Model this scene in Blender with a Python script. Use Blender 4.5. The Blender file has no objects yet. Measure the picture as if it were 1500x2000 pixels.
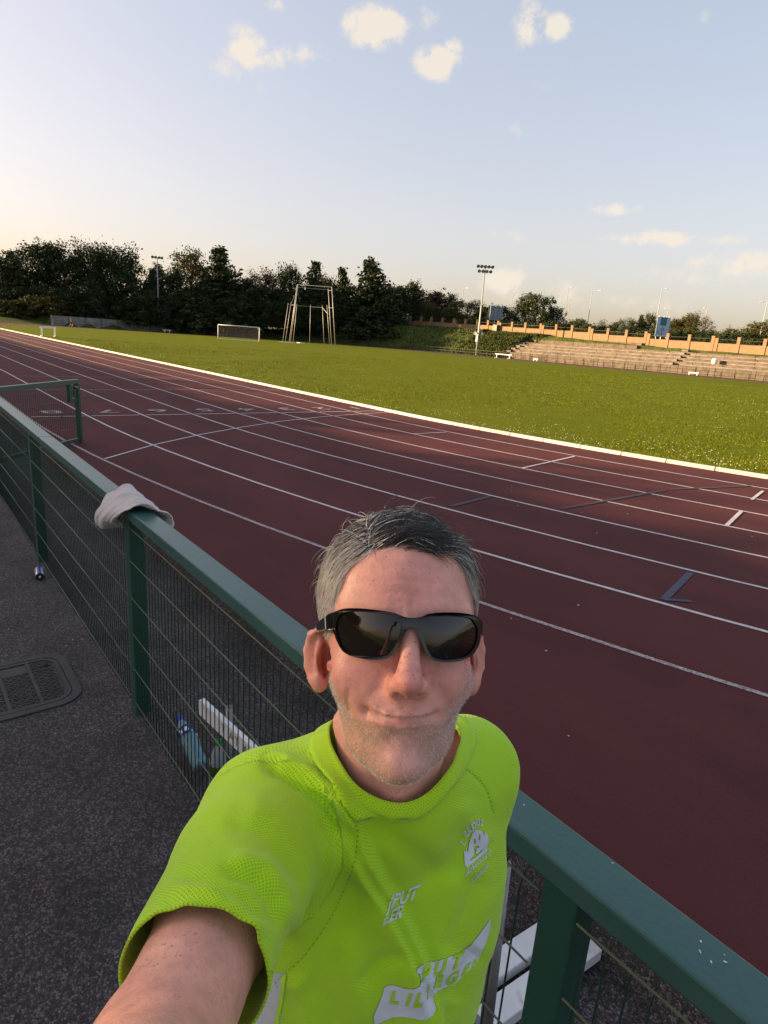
import bpy, bmesh, math, random
import numpy as np
from mathutils import Vector, Matrix, noise
from mathutils.bvhtree import BVHTree
R_ = math.radians
rnd = random.Random(7)
SC = bpy.context.scene
COL = SC.collection

# ------------------------------------------------------------------ camera
CAM = Vector((15.376, -12.0926, 2.1692))
yaw, pitch, roll = 2.46549, -0.269253, 0.070806
FPX = 1228.5
fw = Vector((math.cos(yaw)*math.cos(pitch), math.sin(yaw)*math.cos(pitch), math.sin(pitch)))
rt0 = Vector((math.sin(yaw), -math.cos(yaw), 0))
up0 = rt0.cross(fw)
RT = math.cos(roll)*rt0 + math.sin(roll)*up0
UP = -math.sin(roll)*rt0 + math.cos(roll)*up0
FW = fw
cam_d = bpy.data.cameras.new('camera')
cam = bpy.data.objects.new('camera', cam_d)
COL.objects.link(cam)
cam.matrix_world = Matrix(((RT.x, UP.x, -FW.x, CAM.x), (RT.y, UP.y, -FW.y, CAM.y),
                           (RT.z, UP.z, -FW.z, CAM.z), (0, 0, 0, 1)))
cam_d.sensor_fit = 'HORIZONTAL'
cam_d.sensor_width = 36
cam_d.lens = FPX/1500*36
cam_d.clip_start = 0.02
cam_d.clip_end = 3000
SC.camera = cam

# ------------------------------------------------------------------ light
SUN_AZ, SUN_EL = R_(228), R_(11)          # azimuth from +x, counter-clockwise
sun_dir = Vector((math.cos(SUN_AZ)*math.cos(SUN_EL), math.sin(SUN_AZ)*math.cos(SUN_EL), math.sin(SUN_EL)))
sd = bpy.data.lights.new('sun', 'SUN')
sd.energy = 5.0
sd.angle = R_(0.55)
sd.color = (1.0, 0.69, 0.39)
so = bpy.data.objects.new('sun', sd)
so.rotation_euler = sun_dir.to_track_quat('Z', 'Y').to_euler()
COL.objects.link(so)

W = bpy.data.worlds.new('World')
SC.world = W
W.use_nodes = True
wn, wl = W.node_tree.nodes, W.node_tree.links
wn.clear()
def wnode(t, **kw):
    n = wn.new(t)
    for k, v in kw.items(): setattr(n, k, v)
    return n
def pix_dir(px, py):
    return (FW + RT*((px-750)/FPX) + UP*(-(py-1000)/FPX)).normalized()
sky = wnode('ShaderNodeTexSky', sky_type='NISHITA')
sky.sun_disc = False
sky.sun_elevation = SUN_EL
sky.sun_rotation = math.pi/2 - SUN_AZ
sky.altitude = 0
sky.air_density = 1.0
sky.dust_density = 3.4
sky.ozone_density = 0.8
tc = wnode('ShaderNodeTexCoord')
def vmath(op, a, b=None):
    n = wnode('ShaderNodeVectorMath', operation=op)
    for i, v in enumerate((a, b)):
        if v is None: continue
        if isinstance(v, (tuple, Vector)): n.inputs[i].default_value = tuple(v)
        else: wl.new(v, n.inputs[i])
    return n
def wmath(op, a, b=None, clamp=False):
    n = wnode('ShaderNodeMath', operation=op, use_clamp=clamp)
    for i, v in enumerate((a, b)):
        if v is None: continue
        if isinstance(v, (int, float)): n.inputs[i].default_value = v
        else: wl.new(v, n.inputs[i])
    return n.outputs[0]
dirv = vmath('NORMALIZE', tc.outputs['Generated']).outputs[0]
nz = wnode('ShaderNodeTexNoise'); nz.inputs['Scale'].default_value = 40; nz.inputs['Detail'].default_value = 7
nz.inputs['Roughness'].default_value = .62
wl.new(dirv, nz.inputs['Vector'])
nz2 = wnode('ShaderNodeTexNoise'); nz2.inputs['Scale'].default_value = 12; nz2.inputs['Detail'].default_value = 5
wl.new(dirv, nz2.inputs['Vector'])
# clouds: px x, px y, half width px, half height px, density
CLOUDS = [(735, 55, 62, 34, 1.25), (690, 42, 26, 26, .9), (855, 122, 46, 30, 1.25), (882, 92, 26, 18, .8), (1035, 45, 34, 42, 1.0), (1090, 52, 32, 24, 1.0),
          (500, 105, 62, 30, .95), (590, 105, 75, 24, .62), (475, 68, 40, 24, .55), (445, 130, 46, 34, .5), (512, 175, 28, 22, .4), (535, 5, 40, 16, .6), (838, 32, 34, 30, .5), (1370, 32, 22, 20, .5),
          (1010, 252, 26, 26, .42), (1060, 170, 42, 26, .32), (1275, 188, 36, 18, .26), (1205, 408, 66, 17, .72), (1280, 466, 110, 17, .85), (1000, 460, 60, 16, .5),
          (1470, 515, 150, 28, .8), (985, 548, 60, 34, .9), (1115, 575, 80, 42, .6), (1400, 470, 90, 16, .5), (1010, 575, 55, 30, .5), (1330, 540, 170, 28, .5), (1230, 592, 200, 28, .45), (830, 545, 60, 14, .3), (1415, 305, 34, 12, .25), (1100, 450, 70, 20, .25)]
tot = None
for (px, py, hw, hh, dn) in CLOUDS:
    c = pix_dir(px, py)
    ax = Vector((0, 0, 1)).cross(c).normalized(); ay = c.cross(ax)
    d = vmath('SUBTRACT', dirv, c).outputs[0]
    k = FPX*1.36
    cx = vmath('DOT_PRODUCT', d, ax*(k/hw)).outputs['Value']
    cy = vmath('DOT_PRODUCT', d, ay*(k/hh)).outputs['Value']
    r2 = wmath('ADD', wmath('MULTIPLY', cx, cx), wmath('MULTIPLY', cy, cy))
    e = wmath('MULTIPLY', wmath('POWER', 2.718, wmath('MULTIPLY', r2, -.75)), dn)
    tot = e if tot is None else wmath('MAXIMUM', tot, e)
# breakup by noise
nn = wmath('MULTIPLY', wmath('SUBTRACT', nz.outputs['Fac'], .5), 2.9)
nn = wmath('ADD', nn, wmath('MULTIPLY', wmath('SUBTRACT', nz2.outputs['Fac'], .5), .9))
cov = wmath('SUBTRACT', wmath('ADD', tot, wmath('MULTIPLY', nn, wmath('MULTIPLY', tot, 1.0))), .3)
cov = wmath('MULTIPLY', cov, 1.7, True)
mr = wnode('ShaderNodeMapRange', interpolation_type='SMOOTHSTEP')
wl.new(cov, mr.inputs['Value'])
mr.inputs['To Max'].default_value = .82
# camera-like rendering of the sky: soften saturation a little
hs = wnode('ShaderNodeHueSaturation'); hs.inputs['Saturation'].default_value = 1.25
wl.new(sky.outputs[0], hs.inputs['Color'])
mix = wnode('ShaderNodeMix', data_type='RGBA')
wl.new(mr.outputs['Result'], mix.inputs['Factor'])
gm = wnode('ShaderNodeGamma'); gm.inputs['Gamma'].default_value = .46
wl.new(hs.outputs[0], gm.inputs['Color'])
tint = wnode('ShaderNodeMix', data_type='RGBA', blend_type='MULTIPLY')
tint.inputs['Factor'].default_value = 1
tint.inputs['B'].default_value = (1.03, .925, .955, 1)
wl.new(gm.outputs[0], tint.inputs['A'])
wl.new(tint.outputs['Result'], mix.inputs['A'])
mix.inputs['B'].default_value = (1.72, 1.53, 1.28, 1)
bg = wnode('ShaderNodeBackground'); bg.inputs['Strength'].default_value = .15
wl.new(mix.outputs['Result'], bg.inputs['Color'])
wo = wnode('ShaderNodeOutputWorld')
wl.new(bg.outputs[0], wo.inputs['Surface'])
W.cycles.sampling_method = 'MANUAL' if hasattr(W.cycles, 'sampling_method') else W.cycles.sampling_method
W.cycles.sample_map_resolution = 1024

SC.view_settings.view_transform = 'Standard'
SC.view_settings.look = 'None'
SC.view_settings.exposure = 1.9
SC.view_settings.gamma = 1
SC.render.engine = 'CYCLES'
SC.cycles.max_bounces = 8
SC.cycles.transparent_max_bounces = 16

# ------------------------------------------------------------------ materials
MATS = {}
def mat(name, col, rough=.6, metal=0., var=0., scale=6., detail=5., bump=0., bscale=40., spec=.5, col2=None, dirt=None, gen='Object', trans=0., ior=1.45, coat=0., sss=0.):
    if name in MATS: return MATS[name]
    m = bpy.data.materials.new(name)
    m.use_nodes = True
    nt = m.node_tree; n = nt.nodes; l = nt.links
    b = n['Principled BSDF']
    b.inputs['Roughness'].default_value = rough
    b.inputs['Metallic'].default_value = metal
    b.inputs['Specular IOR Level'].default_value = spec
    b.inputs['IOR'].default_value = ior
    b.inputs['Transmission Weight'].default_value = trans
    b.inputs['Coat Weight'].default_value = coat
    c4 = (*col, 1)
    b.inputs['Base Color'].default_value = c4
    t = n.new('ShaderNodeTexCoord')
    if var > 0 or col2:
        z = n.new('ShaderNodeTexNoise'); z.inputs['Scale'].default_value = scale; z.inputs['Detail'].default_value = detail
        z.inputs['Roughness'].default_value = .6
        l.new(t.outputs[gen], z.inputs['Vector'])
        rmp = n.new('ShaderNodeValToRGB')
        rmp.color_ramp.elements[0].position = .32; rmp.color_ramp.elements[1].position = .68
        a = tuple(max(0, x*(1-var)) for x in col)
        bb = col2 if col2 else tuple(min(1, x*(1+var)) for x in col)
        rmp.color_ramp.elements[0].color = (*a, 1); rmp.color_ramp.elements[1].color = (*bb, 1)
        l.new(z.outputs['Fac'], rmp.inputs['Fac'])
        out = rmp.outputs['Color']
        if dirt:
            z2 = n.new('ShaderNodeTexNoise'); z2.inputs['Scale'].default_value = dirt[1]; z2.inputs['Detail'].default_value = 8
            z2.inputs['Roughness'].default_value = .7
            l.new(t.outputs[gen], z2.inputs['Vector'])
            r2 = n.new('ShaderNodeMapRange'); r2.inputs['From Min'].default_value = dirt[2]; r2.inputs['From Max'].default_value = dirt[2]+.12
            r2.inputs['To Max'].default_value = dirt[3]
            l.new(z2.outputs['Fac'], r2.inputs['Value'])
            mx = n.new('ShaderNodeMix'); mx.data_type = 'RGBA'
            l.new(r2.outputs['Result'], mx.inputs['Factor']); l.new(out, mx.inputs['A']); mx.inputs['B'].default_value = (*dirt[0], 1)
            out = mx.outputs['Result']
        l.new(out, b.inputs['Base Color'])
    if bump > 0:
        z3 = n.new('ShaderNodeTexNoise'); z3.inputs['Scale'].default_value = bscale; z3.inputs['Detail'].default_value = 4
        l.new(t.outputs[gen], z3.inputs['Vector'])
        bp = n.new('ShaderNodeBump'); bp.inputs['Strength'].default_value = min(1, bump); bp.inputs['Distance'].default_value = .01
        l.new(z3.outputs['Fac'], bp.inputs['Height']); l.new(bp.outputs['Normal'], b.inputs['Normal'])
    MATS[name] = m
    return m

# ------------------------------------------------------------------ mesh builder
class MB:
    def __init__(s): s.v = []; s.f = []
    def add(s, verts, faces):
        o = len(s.v); s.v += [tuple(v) for v in verts]; s.f += [tuple(i+o for i in f) for f in faces]
    def box(s, c, size, rz=0., basis=None):
        hx, hy, hz = size[0]/2, size[1]/2, size[2]/2
        vs = []
        M = basis if basis is not None else Matrix.Rotation(rz, 3, 'Z')
        for x in (-hx, hx):
            for y in (-hy, hy):
                for z in (-hz, hz):
                    vs.append(Vector(c) + M @ Vector((x, y, z)))
        s.add(vs, [(0,1,3,2),(4,6,7,5),(0,4,5,1),(2,3,7,6),(0,2,6,4),(1,5,7,3)])
    def bar(s, a, b, w, h, up=(0,0,1)):
        a, b = Vector(a), Vector(b); d = (b-a); L = d.length; d.normalize()
        x = d; y = Vector(up).cross(x)
        if y.length < 1e-5: y = Vector((1,0,0)).cross(x)
        y.normalize(); z = x.cross(y)
        M = Matrix((x, y, z)).transposed()
        s.box((a+b)/2, (L, w, h), basis=M)
    def tube(s, pts, r, n=8, cap=True):
        pts = [Vector(p) for p in pts]
        rs = r if isinstance(r, (list, tuple)) else [r]*len(pts)
        ref = None; rings = []
        for i, p in enumerate(pts):
            d = (pts[min(i+1, len(pts)-1)] - pts[max(i-1, 0)]).normalized()
            if ref is None:
                ref = Vector((0,0,1)).cross(d)
                if ref.length < 1e-3: ref = Vector((1,0,0)).cross(d)
            ref = (ref - d*ref.dot(d)).normalized(); q = d.cross(ref)
            rings.append([p + (ref*math.cos(2*math.pi*k/n) + q*math.sin(2*math.pi*k/n))*rs[i] for k in range(n)])
        vs = [v for rg in rings for v in rg]; fs = []
        for i in range(len(rings)-1):
            for k in range(n):
                fs.append((i*n+k, i*n+(k+1)%n, (i+1)*n+(k+1)%n, (i+1)*n+k))
        if cap:
            fs.append(tuple(reversed(range(n)))); m = (len(rings)-1)*n; fs.append(tuple(range(m, m+n)))
        s.add(vs, fs)
    def lathe(s, prof, c=(0,0,0), n=20, axis=None):
        # prof: (r, z) list
        vs = []; fs = []
        M = axis.to_track_quat('Z', 'Y').to_matrix() if axis is not None else Matrix.Identity(3)
        for r, z in prof:
            for k in range(n):
                a = 2*math.pi*k/n
                vs.append(Vector(c) + M @ Vector((r*math.cos(a), r*math.sin(a), z)))
        for i in range(len(prof)-1):
            for k in range(n):
                fs.append((i*n+k, i*n+(k+1)%n, (i+1)*n+(k+1)%n, (i+1)*n+k))
        s.add(vs, fs)
    def prism(s, poly, z0, z1):
        n = len(poly)
        vs = [(x, y, z0) for x, y in poly] + [(x, y, z1) for x, y in poly]
        fs = [tuple(reversed(range(n))), tuple(range(n, 2*n))] + [(i, (i+1)%n, n+(i+1)%n, n+i) for i in range(n)]
        s.add(vs, fs)
    def sheet(s, rows):
        n = len(rows[0]); vs = [v for r in rows for v in r]; fs = []
        for i in range(len(rows)-1):
            for k in range(n-1):
                fs.append((i*n+k, i*n+k+1, (i+1)*n+k+1, (i+1)*n+k))
        s.add(vs, fs)
    def mesh(s, name, m=None, smooth=False):
        me = bpy.data.meshes.new(name)
        me.from_pydata(s.v, [], s.f)
        if m: me.materials.append(m)
        if smooth: me.polygons.foreach_set('use_smooth', [True]*len(me.polygons))
        me.update()
        return me
    def build(s, name, m, parent=None, smooth=False, off=None, bevel=0., recalc=False, autosm=None):
        if off is not None:
            o = Vector(off); s.v = [tuple(Vector(v)-o) for v in s.v]
        me = s.mesh(name, m, smooth)
        if recalc:
            bm = bmesh.new(); bm.from_mesh(me); bmesh.ops.recalc_face_normals(bm, faces=bm.faces); bm.to_mesh(me); bm.free()
        ob = bpy.data.objects.new(name, me)
        COL.objects.link(ob)
        if parent: ob.parent = parent
        if bevel:
            bv = ob.modifiers.new('bevel', 'BEVEL'); bv.width = bevel; bv.segments = 2; bv.limit_method = 'ANGLE'
        return ob
def thing(name, label, cat, loc=(0,0,0), rz=0., group=None):
    o = bpy.data.objects.new(name, None); o.empty_display_size = .2
    o.location = loc; o.rotation_euler = (0,0,rz)
    COL.objects.link(o)
    tag(o, label, cat, group)
    return o
def tag(o, label, cat, group=None):
    o['label'] = label; o['category'] = cat
    if group: o['group'] = group
    return o
def structure(o): o['kind'] = 'structure'; return o
def stuff(o): o['kind'] = 'stuff'; return o
def link_copy(src, parent=None, loc=None):
    o = src.copy(); COL.objects.link(o)
    if parent: o.parent = parent
    if loc is not None: o.location = loc
    return o
def dup(root, loc, rz=0., label=None, scale=None):
    r = root.copy(); COL.objects.link(r); r.location = loc; r.rotation_euler = (0,0,rz)
    if label: r['label'] = label
    if scale: r.scale = scale
    for ch in list(root.children):
        c = ch.copy(); COL.objects.link(c); c.parent = r
        for g in ch.children:
            d = g.copy(); COL.objects.link(d); d.parent = c
    return r
def part(mesh, name, parent, loc=(0,0,0), rz=0.):
    o = bpy.data.objects.new(name, mesh); COL.objects.link(o); o.parent = parent
    o.location = loc; o.rotation_euler = (0,0,rz)
    return o
def text_mesh(body, size, shear=0., extrude=0., spacing=1., bold=0.):
    cu = bpy.data.curves.new('lettering', 'FONT'); cu.body = body; cu.size = size; cu.shear = shear
    cu.align_x = 'CENTER'; cu.align_y = 'CENTER'; cu.extrude = extrude; cu.space_character = spacing; cu.offset = bold
    cu.resolution_u = 4
    ob = bpy.data.objects.new('lettering', cu); COL.objects.link(ob)
    dg = bpy.context.evaluated_depsgraph_get()
    me = bpy.data.meshes.new_from_object(ob.evaluated_get(dg))
    bpy.data.objects.remove(ob); bpy.data.curves.remove(cu)
    return me
# ------------------------------------------------------------------ ground and track
TR, TL, TW = 36.905, 86.9, 1.22        # bend radius, straight length, lane width
def loop_pts(off, n=96):
    r = TR + off; P = []
    for i in range(40): P.append((-TL*(1-i/40.), -off))
    for i in range(n): a = -math.pi/2 + math.pi*i/n; P.append((r*math.cos(a), TR + r*math.sin(a)))
    for i in range(40): P.append((-TL*i/40., 2*TR+off))
    for i in range(n): a = math.pi/2 + math.pi*i/n; P.append((-TL + r*math.cos(a), TR + r*math.sin(a)))
    return P
def ring(mb, o0, o1, z):
    a = loop_pts(o0); b = loop_pts(o1); n = len(a)
    vs = [(x, y, z) for x, y in a] + [(x, y, z) for x, y in b]
    mb.add(vs, [(i, (i+1) % n, n+(i+1) % n, n+i)[::-1] for i in range(n)])
def lerp_tab(t, tab):
    if t <= tab[0][0]: return tab[0][1]
    for (a, va), (b, vb) in zip(tab, tab[1:]):
        if t <= b: return va + (vb-va)*(t-a)/(b-a)
    return tab[-1][1]
def sstep(x): x = max(0., min(1., x)); return x*x*(3-2*x)
def plateau(x): return lerp_tab(x, [(-125, 5.9), (-88, 5.2), (-66, 4.75), (-46, 3.95), (-30, 3.7), (30, 3.1)])
def ground_h(x, y):
    if x < -TL and y > -60:
        dx, dy = x+TL, y-TR
        r = math.hypot(dx, dy); a = math.degrees(math.atan2(dy, dx)) % 360
        top = lerp_tab(a, [(90, 5.3), (110, 5.6), (120, 5.5), (127, 4.7), (138, 3.2), (150, 2.0), (203, 1.9), (212, 1.25), (232, 1.0), (260, .2)])
        if a < 90: top = 5.3
        if 150 <= a <= 203: h = top*sstep((r-50.1)/.5)
        else: h = top*sstep((r-47.8)/(12. if a < 150 else 15.))
        return h
    if y > 60 and x <= 60:
        p = plateau(x)
        if x > 20: p *= sstep((60-x)/40)
        if -74 < x < 22: return p*sstep((y-94.2)/1.0)        # behind the terrace
        w = 12. if x < -74 else 10.
        return p*sstep((y-85.0)/w)
    return 0.
M_grassfar = mat('rough_grass', (.045, .075, .014), .9, var=.45, scale=.9, col2=(.075, .095, .02), bump=.8, bscale=4., spec=.15)
def add_ground():
    xs = sorted(set([-900, -600, -400, -300, -240, -200] + [round(-180+i*1.2, 2) for i in range(0, 200)] + [64, 80, 120, 200, 400, 900]))
    ys = sorted(set([-900, -500, -250, -120, -60, -40, -25, -16] + [round(-12+i*1.2, 2) for i in range(0, 130)] + [160, 200, 260, 400, 700, 1200]))
    rows = []
    for y in ys:
        row = []
        for x in xs:
            h = ground_h(x, y)
            if h > .3: h += .12*noise.noise(Vector((x*.25, y*.25, 0)))
            row.append((x, y, h-.03 if y > -5 else h-.36))
        rows.append(row)
    mb = MB(); mb.sheet(rows)
    structure(mb.build('ground', M_grassfar, smooth=True))
add_ground()

GZ = -.27                       # level of the path
# asphalt path beside and outside the track
def asphalt_mat():
    m = bpy.data.materials.new('asphalt'); m.use_nodes = True
    nt = m.node_tree; n = nt.nodes; l = nt.links; b = n['Principled BSDF']
    t = n.new('ShaderNodeTexCoord')
    vo = n.new('ShaderNodeTexVoronoi'); vo.inputs['Scale'].default_value = 105; vo.inputs['Randomness'].default_value = 1
    l.new(t.outputs['Object'], vo.inputs['Vector'])
    r = n.new('ShaderNodeValToRGB')
    e = r.color_ramp.elements
    e[0].position = 0; e[0].color = (.038, .034, .035, 1)
    e[1].position = 1; e[1].color = (.19, .17, .168, 1)
    e2 = e.new(.55); e2.color = (.074, .066, .069, 1)
    sp = n.new('ShaderNodeSeparateColor'); l.new(vo.outputs['Color'], sp.inputs[0]); l.new(sp.outputs[0], r.inputs['Fac'])
    # dark gaps between the stones
    ve = n.new('ShaderNodeTexVoronoi'); ve.feature = 'DISTANCE_TO_EDGE'; ve.inputs['Scale'].default_value = 105
    l.new(t.outputs['Object'], ve.inputs['Vector'])
    gp = n.new('ShaderNodeMapRange'); gp.inputs['From Max'].default_value = .16; gp.inputs['To Min'].default_value = .32
    l.new(ve.outputs['Distance'], gp.inputs['Value'])
    mu = n.new('ShaderNodeMix'); mu.data_type = 'RGBA'; mu.blend_type = 'MULTIPLY'; mu.inputs['Factor'].default_value = 1
    l.new(r.outputs['Color'], mu.inputs['A']); l.new(gp.outputs['Result'], mu.inputs['B'])
    # rusty dirt and dark damp stains
    z = n.new('ShaderNodeTexNoise'); z.inputs['Scale'].default_value = 1.5; z.inputs['Detail'].default_value = 7; z.inputs['Roughness'].default_value = .68
    l.new(t.outputs['Object'], z.inputs['Vector'])
    mr = n.new('ShaderNodeMapRange'); mr.inputs['From Min'].default_value = .54; mr.inputs['From Max'].default_value = .72; mr.inputs['To Max'].default_value = .75
    l.new(z.outputs['Fac'], mr.inputs['Value'])
    mx = n.new('ShaderNodeMix'); mx.data_type = 'RGBA'; l.new(mr.outputs['Result'], mx.inputs['Factor']); l.new(mu.outputs['Result'], mx.inputs['A'])
    rust = n.new('ShaderNodeMix'); rust.data_type = 'RGBA'; rust.blend_type = 'MULTIPLY'; rust.inputs['Factor'].default_value = 1
    l.new(mu.outputs['Result'], rust.inputs['A']); rust.inputs['B'].default_value = (1.25, .78, .55, 1)
    l.new(rust.outputs['Result'], mx.inputs['B'])
    z2 = n.new('ShaderNodeTexNoise'); z2.inputs['Scale'].default_value = 2.6; z2.inputs['Detail'].default_value = 6
    l.new(t.outputs['Object'], z2.inputs['Vector'])
    mr2 = n.new('ShaderNodeMapRange'); mr2.inputs['From Min'].default_value = .35; mr2.inputs['From Max'].default_value = .65; mr2.inputs['To Min'].default_value = .72; mr2.inputs['To Max'].default_value = 1.2
    l.new(z2.outputs['Fac'], mr2.inputs['Value'])
    mu2 = n.new('ShaderNodeMix'); mu2.data_type = 'RGBA'; mu2.blend_type = 'MULTIPLY'; mu2.inputs['Factor'].default_value = 1
    l.new(mx.outputs['Result'], mu2.inputs['A']); l.new(mr2.outputs['Result'], mu2.inputs['B'])
    l.new(mu2.outputs['Result'], b.inputs['Base Color'])
    b.inputs['Roughness'].default_value = .82; b.inputs['Specular IOR Level'].default_value = .35
    inv = n.new('ShaderNodeMath'); inv.operation = 'MINIMUM'; inv.inputs[1].default_value = .3; l.new(ve.outputs['Distance'], inv.inputs[0])
    ad = n.new('ShaderNodeMath'); ad.operation = 'MULTIPLY_ADD'; l.new(sp.outputs[1], ad.inputs[0]); ad.inputs[1].default_value = .35; l.new(inv.outputs[0], ad.inputs[2])
    bp = n.new('ShaderNodeBump'); bp.inputs['Strength'].default_value = 1; bp.inputs['Distance'].default_value = .012
    l.new(ad.outputs[0], bp.inputs['Height']); l.new(bp.outputs['Normal'], b.inputs['Normal'])
    return m
M_asphalt = asphalt_mat()
mb = MB()
mb.sheet([[(x, y, GZ) for x in (-120, -60, -20, 0, 20, 40, 60)] for y in (-19.5, -15, -12, -10.5)])
mb.sheet([[(x, y, z) for x in (-120, -60, -20, 0, 20, 40, 60)] for y, z in ((-10.5, GZ), (-10.02, GZ), (-9.97, -.006), (8, -.006))])
path = structure(mb.build('asphalt_path', M_asphalt))

def track_mat():
    m = bpy.data.materials.new('track_rubber'); m.use_nodes = True
    nt = m.node_tree; n = nt.nodes; l = nt.links; b = n['Principled BSDF']
    t = n.new('ShaderNodeTexCoord')
    z = n.new('ShaderNodeTexNoise'); z.inputs['Scale'].default_value = .55; z.inputs['Detail'].default_value = 7; z.inputs['Roughness'].default_value = .62
    mp = n.new('ShaderNodeMapping'); mp.inputs['Scale'].default_value = (.7, 1.5, 1)
    l.new(t.outputs['Object'], mp.inputs['Vector']); l.new(mp.outputs['Vector'], z.inputs['Vector'])
    r = n.new('ShaderNodeValToRGB'); e = r.color_ramp.elements
    e[0].position = .3; e[0].color = (.070, .0235, .0245, 1); e[1].position = .72; e[1].color = (.115, .033, .031, 1)
    l.new(z.outputs['Fac'], r.inputs['Fac'])
    g = n.new('ShaderNodeTexNoise'); g.inputs['Scale'].default_value = 230; g.inputs['Detail'].default_value = 3
    l.new(t.outputs['Object'], g.inputs['Vector'])
    mr = n.new('ShaderNodeMapRange'); mr.inputs['From Min'].default_value = .3; mr.inputs['From Max'].default_value = .7; mr.inputs['To Min'].default_value = .72; mr.inputs['To Max'].default_value = 1.28
    l.new(g.outputs['Fac'], mr.inputs['Value'])
    mu = n.new('ShaderNodeMix'); mu.data_type = 'RGBA'; mu.blend_type = 'MULTIPLY'; mu.inputs['Factor'].default_value = 1
    l.new(r.outputs['Color'], mu.inputs['A']); l.new(mr.outputs['Result'], mu.inputs['B'])
    # pale worn scuffs
    z3 = n.new('ShaderNodeTexNoise'); z3.inputs['Scale'].default_value = 5; z3.inputs['Detail'].default_value = 8; z3.inputs['Roughness'].default_value = .75
    l.new(t.outputs['Object'], z3.inputs['Vector'])
    m3 = n.new('ShaderNodeMapRange'); m3.inputs['From Min'].default_value = .62; m3.inputs['From Max'].default_value = .8; m3.inputs['To Max'].default_value = .5
    l.new(z3.outputs['Fac'], m3.inputs['Value'])
    mx = n.new('ShaderNodeMix'); mx.data_type = 'RGBA'; l.new(m3.outputs['Result'], mx.inputs['Factor']); l.new(mu.outputs['Result'], mx.inputs['A'])
    mx.inputs['B'].default_value = (.05, .026, .027, 1)
    l.new(mx.outputs['Result'], b.inputs['Base Color'])
    b.inputs['Roughness'].default_value = .85; b.inputs['Specular IOR Level'].default_value = .12
    bp = n.new('ShaderNodeBump'); bp.inputs['Strength'].default_value = .8; bp.inputs['Distance'].default_value = .003
    l.new(g.outputs['Fac'], bp.inputs['Height']); l.new(bp.outputs['Normal'], b.inputs['Normal'])
    return m
M_track = track_mat()
def track_outer():
    P = []; n = 96
    for i in range(40): P.append((-TL*(1-i/40.), -9.95))
    for i in range(n):
        a = -math.pi/2+math.pi*i/n; r = TR+11.0
        if i < 48:
            r = min((TR+9.95)/max(.05, -math.sin(a)), TR+13.5-2.5*sstep((i-14)/14.)) if i > 0 else TR+9.95
        P.append((r*math.cos(a), TR+r*math.sin(a)))
    for i in range(40): P.append((-TL*i/40., 2*TR+11.0))
    for i in range(n): a = math.pi/2+math.pi*i/n; P.append((-TL+(TR+11.0)*math.cos(a), TR+(TR+11.0)*math.sin(a)))
    return P
mb = MB(); a_ = loop_pts(-.3); b_ = track_outer(); n_ = len(a_)
mb.add([(x, y, .004) for x, y in a_]+[(x, y, .004) for x, y in b_], [(i, (i+1) % n_, n_+(i+1) % n_, n_+i)[::-1] for i in range(n_)])
track = structure(mb.build('running_track', M_track))
def paint_mat(name, col, worn):
    m = mat(name, col, .75, var=.12, scale=14, detail=8, dirt=((.12, .065, .06), 60, .60-worn*.18, .85), bump=.3, bscale=200, spec=.3)
    return m
M_line = paint_mat('line_paint', (.56, .52, .52), .3)
M_line_w = paint_mat('worn_line_paint', (.42, .37, .37), .75)
M_blue = paint_mat('blue_paint', (.06, .075, .12), .5)
M_bluef = paint_mat('faded_blue_paint', (.062, .05, .066), .6)
for k in range(0, 8):
    mb = MB(); o = (k+1)*TW
    ring(mb, o-.025, o+.025, .008)
    mb.build('lane_line', M_line if k < 7 else M_line_w, track)
def strip(mb, a, b, w, z=.012):
    a, b = Vector(a), Vector(b); d = (b-a).normalized(); nrm = Vector((-d.y, d.x))*w/2
    mb.add([(a+nrm).to_tuple()+(z,), (b+nrm).to_tuple()+(z,), (b-nrm).to_tuple()+(z,), (a-nrm).to_tuple()+(z,)], [(3,2,1,0)])
mb = MB()
for k in range(8):                                   # finish line, broken at each lane line
    strip(mb, (-.0, -k*TW-.09), (-.0, -(k+1)*TW+.07), .055)
mb.build('finish_line', M_line, track)
mb = MB(); pts = []
for (x, y) in [(4.89, -9.46), (3.89, -8.36), (3.01, -7.14), (2.28, -5.92), (1.55, -4.5), (.95, -2.9), (.55, -1.3), (.35, -.1)]: pts.append(Vector((x, y)))
for a, b in zip(pts, pts[1:]): strip(mb, a, b, .045, .0125)
mb.build('curved_start_line', M_line, track)
mb = MB()
strip(mb, (-6.2, -.2), (-5.6, -9.0), .04); strip(mb, (-10.5, -.2), (-10.3, -8.5), .04)
mb.build('faint_start_line', M_line_w, track)
def polar(off, x):      # point of the bend at the lane offset with the given x
    r = TR+off; return Vector((x, TR - math.sqrt(r*r-x*x)))
mb = MB()
strip(mb, (7.91, -2.87), (7.43, -.6), .05); strip(mb, (11.2, -.97), (10.97, .04), .05)
strip(mb, (11.79, -3.18), (11.5, -2.05), .055); strip(mb, (4., -2.23), (4., -1.15), .04)
mb.build('relay_mark', M_line, track)
mb = MB(); strip(mb, (12.77, -6.61), (12.52, -5.61), .07); strip(mb, (12.77, -6.60), (12.93, -6.40), .05, .0125)
mb.build('relay_mark', M_blue, track)
mb = MB(); strip(mb, (10.18, -4.72), (10.16, -1.81), .07); strip(mb, (10.16, -1.7), (10.65, .28), .07); strip(mb, (9.42, -6.15), (9.23, -5.13), .08)
mb.build('relay_mark', M_bluef, track)
for k in range(8):                                   # lane numbers, read from the finish side
    me = text_mesh(str(k+1), .95, bold=.012)
    me.materials.append(M_line_w)
    o = part(me, 'lane_number', track, (-.78, -(k+.5)*TW, .0115), -math.pi/2)
    o.scale = (1.05, .75, 1)

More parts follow.
